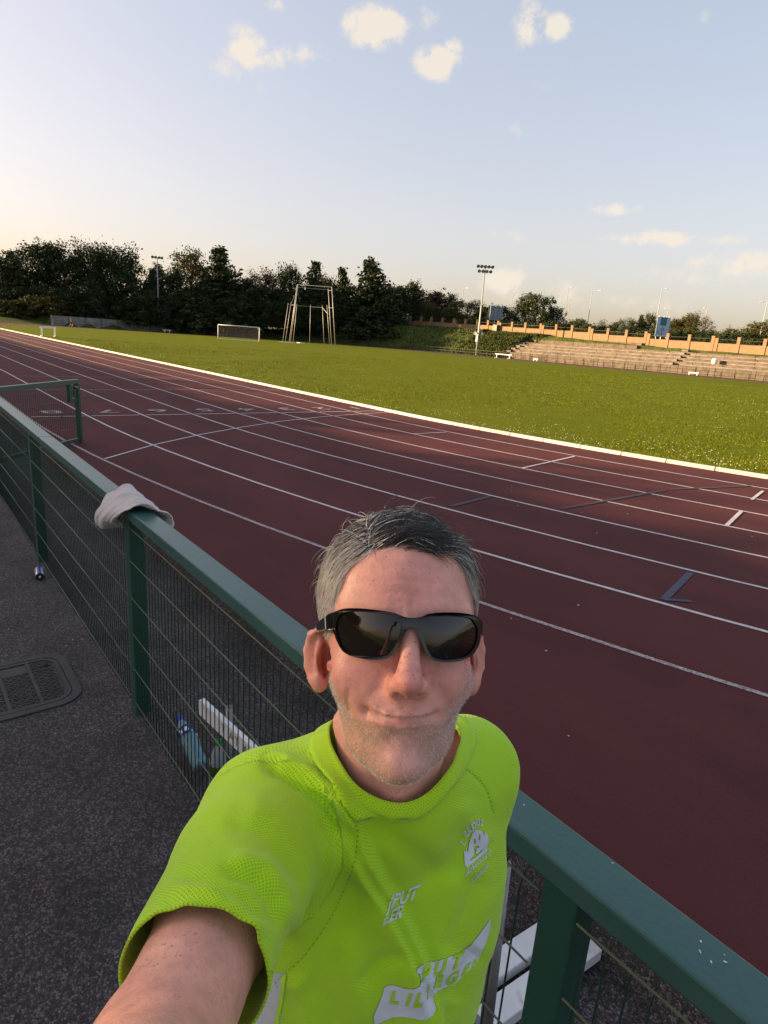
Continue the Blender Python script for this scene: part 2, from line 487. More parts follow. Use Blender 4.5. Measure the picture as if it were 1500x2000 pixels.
# raised white kerb made of short sections
M_kerb = mat('white_kerb', (.58, .52, .44), .55, var=.08, scale=3, dirt=((.45, .36, .27), 8, .58, .5), bump=.2)
kerb = structure(bpy.data.objects.new('kerb', None)); COL.objects.link(kerb)
def kerb_sections():
    P = loop_pts(0.0, 110)
    # resample near part
    segs = []
    x = -TL
    while x < 0: segs.append(((x, 0.), (min(x+1.0, 0), 0.))); x += 1.0
    n = 36
    for i in range(n):
        a0, a1 = -math.pi/2 + i*R_(1.5), -math.pi/2 + (i+1)*R_(1.5)
        segs.append(((TR*math.cos(a0), TR+TR*math.sin(a0)), (TR*math.cos(a1), TR+TR*math.sin(a1))))
    return segs
for (a, b) in kerb_sections():
    a, b = Vector(a), Vector(b); d = (b-a); L = d.length; d.normalize(); nn_ = Vector((-d.y, d.x))
    mb = MB(); c = (a+b)/2
    jit = rnd.uniform(-.006, .006)
    # domed top section
    prof = [(-.055, 0), (-.055, .055), (-.035, .075), (.035, .075), (.055, .055), (.055, 0)]
    vs = []
    for s_ in (-L/2+.012, L/2-.012):
        for (o, z) in prof:
            q = d*s_ + nn_*(o+jit); vs.append((q.x, q.y, z))
    fs = [(i, i+1, 7+i, 6+i) for i in range(5)] + [(5, 4, 3, 2, 1, 0), (6, 7, 8, 9, 10, 11)]
    mb.add(vs, fs)
    # drainage foot gaps read as scallops
    q = mb.build('kerb_section', M_kerb, kerb, recalc=True); q.location = (c.x, c.y, .004)

# infield
def infield_mat():
    m = bpy.data.materials.new('infield_grass'); m.use_nodes = True
    nt = m.node_tree; n = nt.nodes; l = nt.links; b = n['Principled BSDF']
    t = n.new('ShaderNodeTexCoord')
    def noise_(sc, det, ro=.6, s=(1,1,1)):
        mp = n.new('ShaderNodeMapping'); mp.inputs['Scale'].default_value = s; l.new(t.outputs['Object'], mp.inputs['Vector'])
        z = n.new('ShaderNodeTexNoise'); z.inputs['Scale'].default_value = sc; z.inputs['Detail'].default_value = det; z.inputs['Roughness'].default_value = ro
        l.new(mp.outputs['Vector'], z.inputs['Vector']); return z.outputs['Fac']
    r = n.new('ShaderNodeValToRGB'); e = r.color_ramp.elements
    e[0].position = .3; e[0].color = (.090, .118, .004, 1); e[1].position = .7; e[1].color = (.128, .148, .006, 1)
    l.new(noise_(.35, 8, .65), r.inputs['Fac'])
    r2 = n.new('ShaderNodeValToRGB'); e = r2.color_ramp.elements
    e[0].position = .35; e[0].color = (.80, .84, .78, 1); e[1].position = .68; e[1].color = (1.15, 1.10, 1.08, 1)
    l.new(noise_(7, 8, .75), r2.inputs['Fac'])
    mu = n.new('ShaderNodeMix'); mu.data_type = 'RGBA'; mu.blend_type = 'MULTIPLY'; mu.inputs['Factor'].default_value = 1
    l.new(r.outputs['Color'], mu.inputs['A']); l.new(r2.outputs['Color'], mu.inputs['B'])
    # dry straw patches
    m3 = n.new('ShaderNodeMapRange'); m3.inputs['From Min'].default_value = .60; m3.inputs['From Max'].default_value = .8; m3.inputs['To Max'].default_value = .5
    l.new(noise_(1.3, 9, .75, (.6, 1, 1)), m3.inputs['Value'])
    mx = n.new('ShaderNodeMix'); mx.data_type = 'RGBA'; l.new(m3.outputs['Result'], mx.inputs['Factor']); l.new(mu.outputs['Result'], mx.inputs['A'])
    mx.inputs['B'].default_value = (.16, .125, .05, 1)
    l.new(mx.outputs['Result'], b.inputs['Base Color'])
    b.inputs['Roughness'].default_value = .95; b.inputs['Specular IOR Level'].default_value = .04
    bp = n.new('ShaderNodeBump'); bp.inputs['Strength'].default_value = .8; bp.inputs['Distance'].default_value = .025
    l.new(noise_(18, 6, .7), bp.inputs['Height']); l.new(bp.outputs['Normal'], b.inputs['Normal'])
    return m
M_infield = infield_mat()
def add_infield():
    # grid clipped to the oval, softly uneven
    a = loop_pts(-.07, 96); n = len(a)
    mb = MB()
    rings = []
    cen = (-TL/2, TR)
    fr = [1, .985, .96, .92, .85, .75, .6, .4, .2]
    vs = []
    for f in fr:
        for (x, y) in a:
            px, py = cen[0]+(x-cen[0])*f, cen[1]+(y-cen[1])*f
            z = .03 + (.05*noise.noise(Vector((px*.12, py*.12, 3))) + .02*noise.noise(Vector((px*.6, py*.6, 9))) if f < .99 else 0)
            vs.append((px, py, z))
    fs = []
    for i in range(len(fr)-1):
        for k in range(n): fs.append((i*n+k, i*n+(k+1) % n, (i+1)*n+(k+1) % n, (i+1)*n+k))
    vs.append((*cen, .03)); m = (len(fr)-1)*n
    for k in range(n): fs.append((m+k, m+(k+1) % n, len(vs)-1))
    mb.add(vs, fs)
    structure(mb.build('infield', M_infield, smooth=True))
add_infield()

# grass blades and clumps on the near part of the infield
M_blade = mat('grass_blade', (.092, .128, .006), .8, var=.3, scale=1.2, col2=(.145, .16, .010), spec=.06)
M_daisy = mat('daisy', (.75, .72, .62), .7)
def inside_field(x, y):
    if y < .25 or y > 2*TR-.3: return False
    if x > 0: return math.hypot(x, y-TR) < TR-.2
    if x < -TL: return math.hypot(x+TL, y-TR) < TR-.2
    return True
def scatter_grass():
    g = random.Random(3); mb = MB(); v = mb.v; f = mb.f
    cnt = 0
    while cnt < 80000:
        d = 12 + 60*(g.random()**1.9)
        a = R_(g.uniform(108, 175))
        x, y = CAM.x + d*math.cos(a), CAM.y + d*math.sin(a)
        if not inside_field(x, y): continue
        cnt += 1
        if noise.noise(Vector((x*.5, y*.5, 1))) < -.25 and g.random() < .7: continue
        h = g.uniform(.015, .040)*(1+.5*noise.noise(Vector((x*.8, y*.8, 7))))*(1 + d*.006); w = .007 + d*.0007
        r = g.uniform(0, 6.28); lx, ly = g.uniform(-.5, .5)*h, g.uniform(-.5, .5)*h
        dx, dy = math.cos(r)*w/2, math.sin(r)*w/2
        o = len(v)
        v += [(x-dx, y-dy, .03), (x+dx, y+dy, .03), (x+lx, y+ly, .03+h)]
        f.append((o, o+1, o+2))
    stuff(mb.build('grass_blades', M_blade))
    mb = MB(); v = mb.v; f = mb.f; cnt = 0
    while cnt < 1000:
        d = 11.5 + 34*(g.random()**1.5); a = R_(g.uniform(108, 172))
        x, y = CAM.x + d*math.cos(a), CAM.y + d*math.sin(a)
        if not inside_field(x, y): continue
        off = (TR-math.hypot(x, y-TR)) if x > 0 else y
        if g.random() > .12 + math.exp(-off/2.2): continue
        if noise.noise(Vector((x*.45, y*.7, 4))) < -.05: continue
        cnt += 1
        s = g.uniform(.006, .012)*(1+d*.012); z = .03+g.uniform(.03, .07); o = len(v)
        v += [(x-s, y, z), (x, y-s, z), (x+s, y, z), (x, y+s, z), (x, y, z+s)]
        f += [(o, o+1, o+4), (o+1, o+2, o+4), (o+2, o+3, o+4), (o+3, o, o+4)]
    stuff(mb.build('daisies', M_daisy))
scatter_grass()
# ------------------------------------------------------------------ green fence
def rusty(name, base, rough=.45, rust=(.16, .075, .035), amt=.6, sc=9., coat=0.):
    return mat(name, base, rough, var=.12, scale=4, dirt=(rust, sc, .62, amt), bump=.12, bscale=60, spec=.5, coat=coat)
M_green = mat('green_paint', (.018, .070, .050), .34, var=.10, scale=2.5, detail=7, dirt=((.035, .06, .045), 7, .60, .7), bump=.06, bscale=25, spec=.5)
M_rail = mat('rail_paint', (.040, .105, .094), .30, var=.10, scale=3.5, detail=8, dirt=((.06, .115, .10), 11, .60, .8), bump=.10, bscale=70, spec=.55)
M_wire = rusty('fence_wire', (.016, .040, .032), .45, (.13, .06, .03), .75, 3.0)
M_wire_h = rusty('fence_wire_light', (.11, .13, .085), .4, (.24, .12, .06), .8, 2.5)
M_chip = mat('bare_metal_chip', (.55, .6, .6), .5)
FY = -11.0
fence = thing('fence', 'dark green metal fence with broad flat top rail and wire mesh beside the running track', 'fence', (4.95, FY, GZ))
FO = Vector(fence.location)
PX = [8.5, 11.66, 14.79, 17.92]
post_me = None
for x in [4.98] + PX:
    mb = MB(); mb.box((0, 0, .665), (.09, .088, 1.33)); 
    if post_me is None:
        o = mb.build('post', M_green, fence, bevel=.006); post_me = o.data
    else:
        o = part(post_me, 'post', fence); bv = o.modifiers.new('bevel', 'BEVEL'); bv.width = .006; bv.segments = 2
    o.location = Vector((x, -11.014, GZ)) - FO
joints = [4.93, 9.06, 15.9, 18.0]
for a, b in zip(joints, joints[1:]):
    mb = MB(); mb.box(((a+b)/2-FO.x, -11.0025-FO.y, 1.071-FO.z), (b-a-.006, .117, .062))
    mb.build('top_rail', M_rail, fence, bevel=.007)
# paint chips on the rail
def chips():
    g = random.Random(5); mb = MB()
    spots = [(14.56, -10.97, 7, .025), (14.83, -10.95, 2, .01), (15.05, -10.98, 5, .018)]
    for (x, y, n, s) in spots:
        for i in range(n):
            cx, cy = x+g.gauss(0, s), y+g.gauss(0, .012)
            if abs(cy+11.0025) > .048: continue
            m = 6; r = g.uniform(.001, .0028); el = g.uniform(1, 3.2); an = g.uniform(0, 3.14)
            vs = []
            for k in range(m):
                t = 2*math.pi*k/m; px, py = math.cos(t)*r*el*g.uniform(.7, 1.2), math.sin(t)*r*g.uniform(.7, 1.2)
                vs.append((cx+px*math.cos(an)-py*math.sin(an)-FO.x, cy+px*math.sin(an)+py*math.cos(an)-FO.y, 1.1028-FO.z))
            mb.add(vs, [tuple(range(m))])
    mb.build('paint_chip', M_chip, fence)['kind'] = 'stuff'
chips()
wire_me = None
HZ = [1.00, .79, .55, .31, .07, -.17]
MY = -11.055
def vert_wire(top=1.045, bottom=-.21):
    mb = MB()
    pts = [(0, 0, bottom), (0, 0, .5), (0, 0, top-.085), (0, .010, top-.05), (0, .032, top-.018), (0, .058, top-.003)]
    mb.tube(pts, .0027, 5)
    return mb.mesh('wire', M_wire, smooth=True)
wire_me = vert_wire()
for a, b in zip([4.98]+PX[:-1], PX):
    mb = MB(); x0, x1 = a+.05, b-.05
    for z in HZ: mb.tube([(x0-FO.x, MY-.0052-FO.y, z-FO.z), (x1-FO.x, MY-.0052-FO.y, z-FO.z)], .003, 6)
    pn = mb.build('mesh_panel', M_wire_h, fence, smooth=True)
    n = int((x1-x0)/.05)
    for i in range(n):
        w = part(wire_me, 'wire', pn, (x0+.025+i*.05-FO.x, MY-FO.y, -FO.z))
        w.rotation_euler = (0, rnd.gauss(0, .002), 0)
# rest of the fence, on past the gateway
fence2 = thing('fence', 'far end of the green mesh fence on the left beyond the gateway', 'fence', (1.6, FY, GZ))
F2 = Vector(fence2.location)
for x in (1.6, -1.3, -4.2, -7.1, -10):
    o = part(post_me, 'post', fence2); o.location = Vector((x, -11.014, GZ))-F2
mb = MB(); mb.box((-4.2-F2.x, -11.0025-F2.y, 1.071-F2.z), (11.7, .117, .062)); mb.build('top_rail', M_rail, fence2, bevel=.007)
mb = MB()
for i in range(230): mb.tube([(1.5-i*.05-F2.x, MY-F2.y, -.2-F2.z), (1.5-i*.05-F2.x, MY-F2.y, 1.03-F2.z)], .0027, 3, cap=False)
for z in HZ: mb.tube([(1.6-F2.x, MY-.005-F2.y, z-F2.z), (-10-F2.x, MY-.005-F2.y, z-F2.z)], .003, 4)
stuff(mb.build('mesh_panel', M_wire, fence2))

# ------------------------------------------------------------------ gate standing open over the track edge
GA, GB = Vector((4.93, -11.02, 0)), Vector((3.25, -9.43, 0))
gd = (GB-GA).normalized(); GL = (GB-GA).length; GR = math.atan2(gd.y, gd.x)
gate = thing('gate', 'green mesh gate swung open towards the track with a square latch frame', 'gate', (GA.x, GA.y, -.1), GR)
mb = MB(); mb.box((GL/2, 0, 1.175), (GL, .06, .075)); mb.build('top_bar', M_rail, gate, bevel=.004)
mb = MB(); mb.box((GL/2, 0, .16), (GL-.2, .05, .06)); mb.build('bottom_bar', M_green, gate, bevel=.004)
mb = MB(); mb.box((GL-.035, 0, .57), (.07, .07, 1.13)); mb.build('gate_post', M_green, gate, bevel=.004)
mb = MB(); mb.box((.06, 0, .62), (.07, .06, 1.03)); mb.build('gate_post', M_green, gate, bevel=.004)
mb = MB(); mb.box((GL-.275, 0, .985), (.075, .055, .30)); mb.box((GL-.19, 0, .865), (.245, .05, .06)); mb.box((GL-.12, 0, .98), (.06, .04, .10)); mb.box((GL-.10, 0, 1.08), (.05, .05, .08))
mb.build('latch_frame', M_green, gate)
mb = MB(); mb.tube([(GL-.20, -.05, 1.10), (GL-.10, -.05, 1.08)], .012, 8); mb.build('bolt', mat('steel', (.35, .34, .32), .4, .8, var=.2), gate)
mb = MB()
for z in (1.06, .86, .62, .38, .2): mb.tube([(.08, .012, z), (GL-.07, .012, z)], .003, 6)
gp = mb.build('mesh_panel', M_wire_h, gate, smooth=True)
gw = MB(); gw.tube([(0, 0, .17), (0, 0, 1.07), (0, .03, 1.13)], .0028, 5); gwm = gw.mesh('wire', M_wire, True)
for i in range(int((GL-.2)/.05)): part(gwm, 'wire', gp, (.12+i*.05, 0, 0))

# ------------------------------------------------------------------ cover in the asphalt
M_iron = mat('cast_iron', (.040, .038, .039), .55, .25, var=.25, scale=6, detail=8, dirt=((.075, .055, .045), 9, .6, .6), bump=.3, bscale=140, spec=.45)
def rrect(cx, cy, hx, hy, r, n=7):
    P = []
    for (sx, sy, a0) in ((1, 1, 0), (-1, 1, 90), (-1, -1, 180), (1, -1, 270)):
        for i in range(n+1):
            a = R_(a0+90*i/n); P.append((cx+sx*(hx-r)+r*math.cos(a), cy+sy*(hy-r)+r*math.sin(a)))
    return P
MC = (10.965, -11.705)
cov = thing('manhole_cover', 'rounded rectangular iron access cover with ribbed tread set in the asphalt', 'manhole cover', (MC[0], MC[1], GZ))
def ringprism(mb, outer, inner, z0, z1):
    n = len(outer)
    vs = [(x, y, z0) for x, y in outer]+[(x, y, z1) for x, y in outer]+[(x, y, z1) for x, y in inner]+[(x, y, z0) for x, y in inner]
    fs = []
    for i in range(n):
        j = (i+1) % n
        fs += [(i, j, n+j, n+i), (n+i, n+j, 2*n+j, 2*n+i), (2*n+i, 2*n+j, 3*n+j, 3*n+i)]
    mb.add(vs, fs)
mb = MB(); ringprism(mb, rrect(0, 0, .385, .44, .17), rrect(0, 0, .328, .385, .13), -.02, .011); mb.build('frame', M_iron, cov, bevel=.003)
mb = MB(); mb.prism(rrect(0, 0, .322, .379, .125), -.02, .003); pl_ = mb.build('cover_plate', M_iron, cov)
mb = MB(); ringprism(mb, rrect(0, 0, .322, .379, .125), rrect(0, 0, .294, .352, .10), .003, .0095); mb.build('rim', M_iron, pl_)
xs_ = [-.294, -.155, 0, .155, .294]; ys_ = [-.352, -.17, .008, .19, .352]
mb = MB()
for y in ys_[1:-1]: mb.box((0, y, .006), (.588, .022, .007))
for x in xs_[1:-1]:
    for y0, y1 in zip(ys_, ys_[1:]): mb.box((x, (y0+y1)/2, .0055), (.012, y1-y0-.024, .006))
mb.build('rib', M_iron, pl_, bevel=.0015)
def in_r(x, y, hx=.284, hy=.342, r=.095):
    dx, dy = max(abs(x)-(hx-r), 0), max(abs(y)-(hy-r), 0)
    return math.hypot(dx, dy) < r and abs(x) < hx and abs(y) < hy
for i, (x0, x1) in enumerate(zip(xs_, xs_[1:])):
    for j, (y0, y1) in enumerate(zip(ys_, ys_[1:])):
        mb = MB()
        if i == 0 and j in (1, 2):
            mb.box(((x0+x1)/2+.01, (y0+y1)/2, .0055), (x1-x0-.03, y1-y0-.026, .006)); mb.build('name_plate', M_iron, pl_); continue
        st = .03; c = 0
        yy = y0+.026
        while yy < y1-.018:
            xx = x0+.022; k = c % 2
            while xx < x1-.014:
                if in_r(xx, yy):
                    if k % 2: mb.box((xx, yy, .0055), (.008, .024, .006))
                    else: mb.box((xx, yy, .0055), (.024, .008, .006))
                xx += .026; k += 1
            yy += .026; c += 1
        if mb.v: mb.build('tread_cell', M_iron, pl_)
mb = MB(); mb.lathe([(.0, .0102), (.016, .0102), (.016, .004)], (-.20, .30, 0), 12); mb.build('key_hole', mat('black_void', (.004, .004, .004), .9), pl_)

# ------------------------------------------------------------------ can at the foot of a post
M_canblue = mat('can_blue', (.03, .07, .28), .3, .3, var=.2); M_cansil = mat('can_silver', (.55, .56, .6), .3, .6, var=.15); M_blackp = mat('black_plastic', (.006, .006, .007), .45)
ca, cb = Vector((8.86, -11.115, GZ+.039)), Vector((9.05, -11.14, GZ+.039))
can = thing('can', 'blue and silver striped can lying on its side at a fence post', 'can', (ca.x, ca.y, GZ))
CO = Vector(can.location); ax = (cb-ca).normalized()
sdv = Vector((0, 0, 1)).cross(ax).normalized(); upv = ax.cross(sdv)
L_ = (cb-ca).length
for k in range(6):                      # striped side panels around the can
    mb = MB(); a0, a1 = 2*math.pi*k/6, 2*math.pi*(k+1)/6
    rows = []
    for t in (0, .006, L_-.006, L_):
        r = .036 if t in (0, L_) else .038
        rows.append([ca+ax*t+(sdv*math.cos(a0+(a1-a0)*i/5)+upv*math.sin(a0+(a1-a0)*i/5))*r - CO for i in range(6)])
    mb.sheet(rows); mb.build('side_stripe', M_canblue if k % 2 else M_cansil, can, smooth=True)
mb = MB(); mb.lathe([(0, .004), (.024, .004), (.027, .012), (.036, .012), (.037, -.004), (.037, -.012)], cb-CO, 20, ax); mb.build('base_cap', M_blackp, can)
mb = MB(); mb.lathe([(0, .010), (.026, .008), (.035, 0)], ca-CO, 20, -ax); mb.build('top_cap', M_cansil, can)
mb = MB(); mb.box(cb+ax*.0055-CO, (.002, .018, .02)); mb.build('paper_scrap', mat('paper', (.6, .6, .58), .8), can)

# ------------------------------------------------------------------ bottles behind the mesh
def glassy(name, col, rough=.06, alpha=.45):
    m = bpy.data.materials.new(name); m.use_nodes = True
    b = m.node_tree.nodes['Principled BSDF']
    b.inputs['Base Color'].default_value = (*col, 1); b.inputs['Roughness'].default_value = rough
    b.inputs['IOR'].default_value = 1.33; b.inputs['Alpha'].default_value = alpha; b.inputs['Specular IOR Level'].default_value = .8
    return m
M_pet = glassy('blue_tinted_plastic', (.20, .36, .42), .08, .62); M_petc = glassy('clear_plastic', (.42, .45, .46), .1, .55)
M_water = glassy('water', (.10, .24, .30), .05, .55)
def bottle(base, top, r, name, label, body, cap_m, lab_m, lab_rng, fill, lab2=None, cap_r=.017):
    base, top = Vector(base), Vector(top); ax = (top-base).normalized(); H = (top-base).length
    t = thing(name, label, 'bottle', base)
    prof = [(0, .004), (r*.7, 0), (r*.93, .008), (r, .02)]
    for i in range(8):
        z = .03+i*(H*.50-.03)/7; prof.append((r*(1 if i % 2 else .955), z))
    prof += [(r, H*.56), (r*.99, H*.66), (r*.86, H*.75), (r*.6, H*.84), (r*.36, H*.90), (cap_r*.8, H*.92), (cap_r*.8, H*.945)]
    mb = MB(); mb.lathe(prof, (0,0,0), 24, ax); mb.build('bottle_body', body, t, smooth=True)
    mb = MB(); mb.lathe([(0, .006), (r*.9, .01), (r*.93, .03), (r*.93, fill*H), (0, fill*H)], (0,0,0), 20, ax); mb.build('water', M_water, t, smooth=True)
    mb = MB(); mb.lathe([(cap_r*1.08, H*.935), (cap_r*1.08, H*.99), (cap_r*.9, H), (0, H)], (0,0,0), 20, ax); mb.build('cap', cap_m, t, smooth=False)
    mb = MB(); mb.lathe([(r*1.012, H*lab_rng[0]), (r*1.012, H*lab_rng[1])], (0,0,0), 28, ax); lb = mb.build('label', lab_m, t, smooth=True)
    # printed blocks on the label, facing the path
    if lab2:
        q = ax.to_track_quat('Z', 'Y').to_matrix(); mb = MB()
        fd = (CAM-base); fd = (q.transposed() @ fd); a0 = math.atan2(fd.y, fd.x)
        for (da, z, w, h) in lab2[1]:
            rows = []
            for zz in (z-h/2, z+h/2):
                rows.append([q @ Vector((r*1.03*math.cos(a0+da+w*(k/4-.5)), r*1.03*math.sin(a0+da+w*(k/4-.5)), H*zz)) for k in range(5)])
            mb.sheet(rows)
        mb.build('print', lab2[0], lb)
    return t
M_white = mat('white_plastic', (.75, .75, .74), .4)
bottle((12.45, -10.93, -.222), (12.165, -10.948, -.052), .047, 'bottle', 'large blue tinted plastic water bottle with blue cap leaning behind the mesh', M_pet, mat('blue_cap', (.01, .05, .45), .35), mat('navy_label', (.012, .03, .12), .4), (.60, .76), .42,
       (M_white, [(.2, .69, .5, .07), (-.5, .68, .35, .06), (.75, .63, .25, .04)]))
bottle((12.665, -10.93, GZ), (12.69, -10.93, .10), .045, 'bottle', 'clear plastic bottle with bright green cap and green label standing behind the mesh', M_petc, mat('green_cap', (.005, .22, .04), .35), mat('green_label', (.035, .085, .015), .4), (.40, .62), .3,
       (mat('dark_print', (.006, .02, .006), .5), [(.35, .50, .7, .14), (-.6, .46, .3, .05)]))
bottle((12.30, -10.90, GZ), (12.30, -10.90, GZ+.16), .026, 'bottle', 'small clear bottle with white label lying low behind the blue bottle', M_petc, mat('grey_cap', (.3, .3, .3), .4), M_white, (.3, .55), .2, cap_r=.012)

# ------------------------------------------------------------------ hurdles stacked behind the fence
M_wboard = mat('white_board', (.66, .66, .67), .5, var=.08, scale=5, dirt=((.35, .33, .31), 12, .58, .7), bump=.15)
M_galv = mat('galvanised_tube', (.24, .24, .25), .5, .55, var=.25, scale=8, detail=8, dirt=((.10, .08, .07), 14, .6, .6), bump=.1)
M_letter = mat('grey_lettering', (.17, .155, .135), .7)
bar_t = thing('hurdle', 'hurdle with white lettered board and open grey tube behind the mesh near the bottles', 'hurdle', (12.45, -10.9, GZ))
BO = Vector(bar_t.location)
b0, b1 = Vector((12.452, -10.93, .175)), Vector((13.68, -10.815, .19))
bd = (b1-b0).normalized(); bs = Vector((-bd.y, bd.x, 0)).normalized()
mb = MB()
Lb = (b1-b0).length
vs = []
outl = rrect(Lb/2, 0, Lb/2, .047, .02, 4)
for s_ in (-.014, .014):
    for (u_, v_) in outl: vs.append(b0+bd*u_+Vector((0, 0, v_))+bs*s_-BO)
n_ = len(outl)
mb.add(vs, [tuple(range(n_)), tuple(reversed(range(n_, 2*n_)))]+[(i, n_+i, n_+(i+1) % n_, (i+1) % n_) for i in range(n_)])
brd = mb.build('board', M_wboard, bar_t, recalc=True)
me = text_mesh('AT AT AT AT', .066, bold=.0012, spacing=1.35); me.materials.append(M_letter)
mb_rot = Matrix((bd, Vector((0, 0, 1)), -bs)).transposed().to_4x4()
tx = bpy.data.objects.new('lettering', me); COL.objects.link(tx); tx.parent = brd
tx.matrix_local = Matrix.Translation(b0+bd*(Lb*.36)-bs*.0152-BO) @ mb_rot
def open_tube(mb, a, b, r, t=.003):
    a, b = Vector(a), Vector(b); d = (b-a); H = d.length
    mb.lathe([(r-t, 0), (r, 0), (r, H), (r-t, H), (r-t, H*.3), (0, H*.3)], a, 20, d.normalized())
mb = MB(); open_tube(mb, Vector((12.70, -10.872, GZ))-BO, Vector((12.69, -10.87, .275))-BO, .020); mb.build('upright', M_galv, bar_t, smooth=True)
mb = MB(); open_tube(mb, Vector((13.55, -10.79, GZ))-BO, Vector((13.55, -10.79, .24))-BO, .020); mb.build('upright', M_galv, bar_t, smooth=True)
mb = MB(); mb.bar(Vector((12.70, -10.85, GZ+.02))-BO, Vector((12.80, -10.35, GZ+.02))-BO, .05, .04); mb.build('foot', M_galv, bar_t)

hd = thing('hurdle', 'hurdle with two white flat feet and tall open grey tube behind the fence at right', 'hurdle', (14.4, -10.6, GZ))
HO = Vector(hd.location)
for (a, b) in (((14.20, -10.74, -.215), (14.25, -10.02, -.215)), ((14.33, -10.76, -.215), (14.385, -10.02, -.215))):
    mb = MB(); mb.bar(Vector(a)-HO, Vector(b)-HO, .095, .055); mb.build('foot', M_wboard, hd, bevel=.004)
mb = MB(); open_tube(mb, Vector((14.485, -10.80, GZ))-HO, Vector((14.452, -10.80, .695))-HO, .021); mb.build('upright', M_galv, hd, smooth=True)
mb = MB(); open_tube(mb, Vector((14.40, -10.83, GZ))-HO, Vector((14.37, -10.83, .42))-HO, .021); mb.build('upright', M_galv, hd, smooth=True)
mb = MB(); mb.box(Vector((14.43, -10.74, -.17))-HO, (.20, .09, .07), .3); mb.box(Vector((14.47, -10.80, -.10))-HO, (.10, .07, .05), .2); mb.build('joint_block', M_wboard, hd, bevel=.006)
mb = MB(); mb.bar(Vector((14.30, -10.83, .05))-HO, Vector((14.47, -10.80, .05))-HO, .03, .03); mb.build('cross_bar', M_galv, hd)

# ------------------------------------------------------------------ towel over the rail
def towel_mat():
    m = bpy.data.materials.new('terry_cloth'); m.use_nodes = True
    nt = m.node_tree; n = nt.nodes; l = nt.links; b = n['Principled BSDF']
    b.inputs['Base Color'].default_value = (.60, .53, .51, 1); b.inputs['Roughness'].default_value = .95; b.inputs['Specular IOR Level'].default_value = .1
    b.inputs['Sheen Weight'].default_value = .3
    t = n.new('ShaderNodeTexCoord'); z = n.new('ShaderNodeTexNoise'); z.inputs['Scale'].default_value = 420; z.inputs['Detail'].default_value = 2
    l.new(t.outputs['Object'], z.inputs['Vector'])
    bp = n.new('ShaderNodeBump'); bp.inputs['Strength'].default_value = .7; bp.inputs['Distance'].default_value = .003
    l.new(z.outputs['Fac'], bp.inputs['Height']); l.new(bp.outputs['Normal'], b.inputs['Normal'])
    return m
def towel():
    # i runs along the rail, s runs over it from the near hem to the far hem
    nu, ns = 70, 110
    top = 1.104; rows = []
    for j in range(ns+1):
        s = j/ns; row = []
        for i in range(nu+1):
            u = i/nu
            near_len = .17+.10*math.sin(math.pi*min(1, u*.9+.1))-.05*u
            far_len = .13+.06*u
            topw = .125; tot = near_len+topw+far_len; d = s*tot
            x = 11.36+.42*u
            r1 = math.sin(u*13+s*5+1)*.5+math.sin(u*23-s*4)*.3; r2 = math.sin(u*7-s*9)
            rg = (1-abs(math.sin(u*8.2+s*1.6+.4)))**2.2+.6*(1-abs(math.sin(u*15.5-s*2.2+1.1)))**3      # sharp gathered ridges
            if d < near_len:                                  # hanging loop on the path side
                k = (near_len-d)/near_len
                y = -11.064-.020-.075*math.sin(math.pi*min(1, k*.95))*(.35+.65*math.sin(math.pi*min(1, u*1.1)))-.016*k*r1-.034*rg*min(1, k*2.5)*(1-.4*k)
                z = top+.010-(near_len-d)*.93+.012*rg*(1-k)
                x += (.42-u)*.20*k-.13*k*(1-u*.4)
                if k > .72:                                   # hem turned back under itself
                    q = (k-.72)/.28; y += .085*q*math.sin(math.pi*u); z += .035*q*math.sin(math.pi*u)
            elif d < near_len+topw:
                k = (d-near_len)/topw; arch = math.sin(math.pi*k)
                y = -11.072+.142*k
                z = top+.010+.016*arch+.018*max(0, r1)*(.5+.5*arch)+.040*math.exp(-((u-.32)/.13)**2)*(.4+.6*arch)+.022*math.exp(-((u-.70)/.08)**2)*arch+.026*rg*(.35+.65*arch)
                x += .06*k*(u-.4)+.03*k
            else:
                k = (d-near_len-topw)/far_len
                y = -10.928+.045*math.sin(math.pi*min(1, k))+.060*k*u*u+.014*k*r1+.018*rg*min(1, k*2)
                z = top+.010-(d-near_len-topw)*(.55+.25*(1-u)); x += .03+.10*k*(u-.25)
            n_ = noise.noise(Vector((u*6, s*8, 2)))*.013+noise.noise(Vector((u*15, s*18, 5)))*.004
            row.append((x, y+n_*.7+.004*r2*.5, z+max(n_, -.006)))
        rows.append(row)
    mb = MB(); mb.sheet(rows)
    o = mb.build('towel', towel_mat(), None, smooth=True)
    so_ = o.modifiers.new('thickness', 'SOLIDIFY'); so_.thickness = .007; so_.offset = 1
    ss = o.modifiers.new('smooth', 'SUBSURF'); ss.levels = 1; ss.render_levels = 1
    tag(o, 'crumpled pale grey towel draped over the green top rail', 'towel')
towel()

